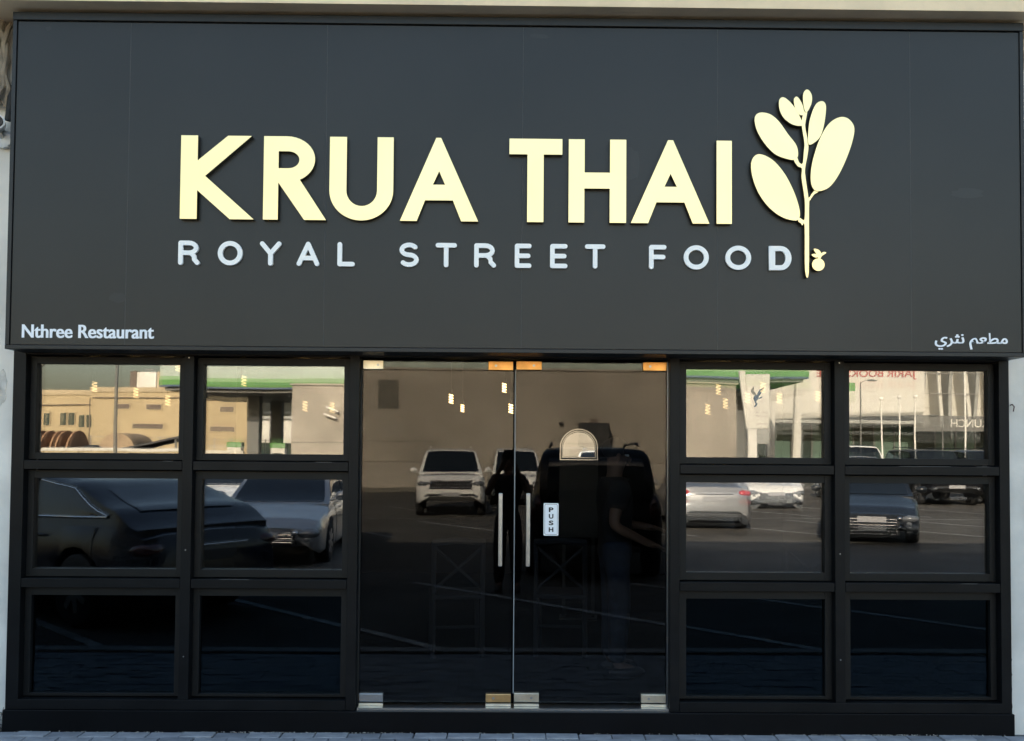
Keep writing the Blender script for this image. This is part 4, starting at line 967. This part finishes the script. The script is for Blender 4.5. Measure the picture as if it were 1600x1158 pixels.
for i, (x, y, lb) in enumerate(((-27.9, -47.6, 'leftmost wooden cable reel behind the low beige wall'), (-26.9, -47.9, 'middle wooden cable reel behind the low beige wall'), (-26.1, -48.2, 'right wooden cable reel, next to the dark truck'))):
    cr = thing('cable_reel', lb, 'cable reel', (x, y, -.1), 0, 'cable reels')
    r = 1.42
    for dx in (-.32, .32): MB().lathe([(r, dx-.05), (r, dx+.05)], (x, y, r-.1), 'x', 26).build('flange', M['wood'], cr)
    MB().lathe([(.7, -.27), (.7, .27)], (x, y, r-.1), 'x', 20).build('drum', M['brown'], cr)
car('parked_truck', 'dark pickup truck beside the cable reels at the far left', 'pickup', -25.0, -48.4, U+R(70), 'pickup', M['black_paint'], None)
sh = thing('covered_shed', 'small arched tan tent shed behind the low beige wall', 'shed', (-23.4, -49, -.1))
plate('cover', [[(-24.5, -.09), (-22.3, -.09)] + arc(-23.4, 1.6, 1.1, 1.0, 0, 180, 14)], -48.0, 3.0, M['tarp'], sh, face='+y')
boxo('flap', M['dark_tarp'], sh, -22.9, -22.35, -48.0, -47.95, -.08, 1.6)
dt = thing('dark_tent', 'dark grey sloping shade roof behind the low beige wall', 'shelter', (-19.8, -47.5, -.1))
MB().hexa([(-22.4,-49,1.62),(-19.0,-49,2.3),(-19.0,-46,2.3),(-22.4,-46,1.62)], [(-22.4,-49,1.70),(-19.0,-49,2.42),(-19.0,-46,2.42),(-22.4,-46,1.70)]).build('roof', M['dark_tarp'], dt)
for x, z in ((-22.2, 1.64), (-19.2, 2.24)): boxo('post', M['grey_col'], dt, x-.06, x+.06, -46.2, -46.08, -.09, z)

def pole(name, x, y, h, label, m, arm=0, r=.07, lean=0, group='poles in the car park', head=True):
    t = thing(name, label, 'pole', (x, y, -.1), 0, group)
    MB().tube([(x, y, -.1), (x+lean*.5, y, h*.5), (x+lean, y, h)], [r*1.15, r, r*.75], 8).build('shaft', M[m], t, smooth=40)
    boxo('base_plate', M['pole'], t, x-.18, x+.18, y-.18, y+.18, -.0995, -.06)
    if arm: 
        MB().tube([(x+lean, y, h-.05), (x+lean+arm*.5, y, h+.12), (x+lean+arm, y, h+.13)], r*.5, 6).build('arm', M[m], t, smooth=40)
        MB().ell((x+lean+arm, y, h+.11), (.28, .12, .06), 10, 6).build('lamp_head', M[m], t, smooth=40)
    elif head: MB().ell((x+lean, y, h+.03), (.11, .11, .10), 10, 6).build('finial', M[m], t, smooth=40)
    return t
pole('street_lamp', -15.6, -30, 8.6, 'tall dark pole dividing the reflected yellow warehouse', 'grey_col', 1.2)
pole('street_lamp', -13.4, -20, 4.05, 'bent lamp post at the left edge of the top left window', 'grey_col', .35, lean=.0)
for x, y, h, m, a, lb in ((17.9, -40, 5.2, 'grey_col', .6, 'dark lamp post with a short arm before the red lettering'), (19.0, -40, 4.3, 'white_pole', 0, 'leftmost plain pale flagpole by the white store'),
      (19.9, -40, 4.4, 'white_pole', 0, 'second pale flagpole by the white store'), (20.7, -40, 4.45, 'white_pole', 0, 'third pale flagpole by the white store'),
      (23.3, -40, 6.6, 'white_pole', .7, 'tall pale lamp post before the slanted fins'), (22.1, -40, 3.4, 'grey_col', -.5, 'short dark lamp post before the slanted fins'), (25.0, -40, 7.4, 'white_pole', 0, 'tallest pale pole at the right of the white store')):
    pole('lamp_post' if a else 'flagpole', x, y, h, lb, m, a, .042)

# pylon sign with a bird emblem
py = thing('pylon_sign', 'white pylon sign with a dark green bird emblem and arabic lines', 'sign', (9.95, -30, -.1))
boxo('pylon_panel', M['white_wall'], py, 9.42, 10.35, -30.15, -29.9, 2.55, 4.75, bevel=.02)
boxo('pylon_post', M['white_metal'], py, 9.50, 9.85, -30.12, -29.93, -.09, 2.548)
boxo('lower_board', M['grey_wall'], py, 9.86, 10.33, -30.10, -29.95, 1.95, 2.546)
MB().hexa([(9.42,-30.1,2.548),(9.49,-30.1,2.548),(9.49,-29.95,2.548),(9.42,-29.95,2.548)],[(9.16,-30.1,4.9),(9.40,-30.1,4.9),(9.40,-29.95,4.9),(9.16,-29.95,4.9)]).build('slanted_fin', M['white_wall'], py)
ey = -29.893
for lp in ([(9.60,4.05),(9.63,4.16),(9.74,4.28),(9.72,4.12),(9.80,3.98),(9.84,3.90),(9.76,3.90),(9.66,3.96)],
           [(9.86,3.90),(9.90,4.06),(10.02,4.20),(10.16,4.28),(10.08,4.12),(10.00,3.98),(9.93,3.88)],
           [(9.70,3.82),(9.82,3.93),(9.92,3.90),(9.90,3.76),(9.82,3.66),(9.86,3.50),(9.72,3.42),(9.79,3.54),(9.75,3.66)],
           [(9.93,3.80),(10.06,3.86),(10.04,3.80),(9.94,3.76)]):
    plate('emblem', [smooth_loop(lp, 4)], ey, .006, M['canopy_blue'] if lp[0][1] < 4 else M['grey_col'], py, face='+y')
for z, w_ in ((3.20, .50), (3.06, .56), (2.74, .46), (2.30, .40), (2.18, .42)):
    text('lettering', '\uFEF1\uFEAE\uFE9C\uFEE7 \uFEE2\uFECC\uFEC4\uFEE3' , 10.28, 10.28-w_, z-.035, z+.045, ey if z > 2.6 else -29.945, .004, M['grey_col'], py, face='+y')

# white bookstore
ws = thing('white_store', 'white store with red lettering, slanted fins and a glazed ground floor', 'building', (24, -60, -.1))
boxo('upper_wall', M['white_wall'], ws, 13.6, 28.1, -72, -55.0, 4.35, 11.0)
MB().hexa([(13.6,-55.2,3.6),(28.1,-55.2,4.15),(28.1,-55.0,4.348),(13.6,-55.0,4.10)][:4], [(13.6,-55.22,4.348),(28.1,-55.22,4.349),(28.1,-54.98,4.3495),(13.6,-54.98,4.3485)]).build('fascia_edge', M['white_wall'], ws, rec=True)
boxo('soffit', M['grey_wall'], ws, 13.65, 36, -58, -55.23, 3.55, 3.75)
boxo('side_wall', M['white_wall'], ws, 13.6, 14.0, -72, -56.5, -.09, 3.54)
boxo('ground_slab', M['kerb'], ws, 13.6, 36, -70, -54.0, -.095, .05)
boxo('inner_wall', M['grey_col'], ws, 14.0, 36, -62, -61.8, .05, 3.54)
for i in range(15):
    x = 14.1+1.45*i
    fr_ = boxo('window_frame', M['grey_col'], ws, x-.05, x+.05, -57.6, -57.5, .05, 3.54)
    boxo('pane', M['green_glass'] if i % 3 != 1 else M['far_glass'], fr_, x+.06, x+1.39, -57.57, -57.54, .06, 3.53)
boxo('glazing_rail', M['grey_col'], ws, 14.1, 35.8, -57.495, -57.45, 1.10, 1.18)
boxo('rear_upper_wall', M['white_wall'], ws, 28.11, 36, -72, -57.2, 4.2, 11.0)
rf_ = random.Random(3)
for i in range(8):
    x = 28.3+.95*i; a = (-.32, .28, -.18, .36, -.30, .22, -.26, .3)[i]
    MB().hexa([(x+a,-57.1,3.8),(x+a+.24,-57.1,3.8),(x+a+.24,-55.6,3.8),(x+a,-55.6,3.8)], [(x-a,-57.1,11),(x-a+.24,-57.1,11),(x-a+.24,-55.6,11),(x-a,-55.6,11)]).build('fin', M['white_wall'] if i % 2 else M['grey_wall'], ws)
for z in (5.6, 7.0): boxo('fin_rail', M['pole'], ws, 28.2, 36, -55.5, -55.44, z, z+.05)
boxo('dark_fascia', M['grey_col'], ws, 27.6, 34, -55.5, -55.2, 3.05, 4.10)
text('red_lettering', 'JARIR BOOKSTORE', 27.55, 20.8, 6.55, 7.22, -54.93, .10, M['red_letter'], ws, face='+y', bold=.01)
text('lettering', 'CRUNCH', 33.2, 30.0, 3.32, 3.88, -55.15, .05, M['white_metal'], ws, face='+y')
boxo('green_logo', M['green_logo'], ws, 22.6, 23.4, -55.0, -54.94, 5.7, 6.3)
for i in range(3):
    x = 15.4+1.7*i
    MB().hexa([(x,-54.3,.05),(x+.55,-54.3,.05),(x+.55,-53.9,.05),(x,-53.9,.05)], [(x+.5,-54.3,9.5),(x+.75,-54.3,9.5),(x+.75,-53.9,9.5),(x+.5,-53.9,9.5)]).build('slanted_column', M['white_wall'], ws)
bpy.context.view_layer.update()
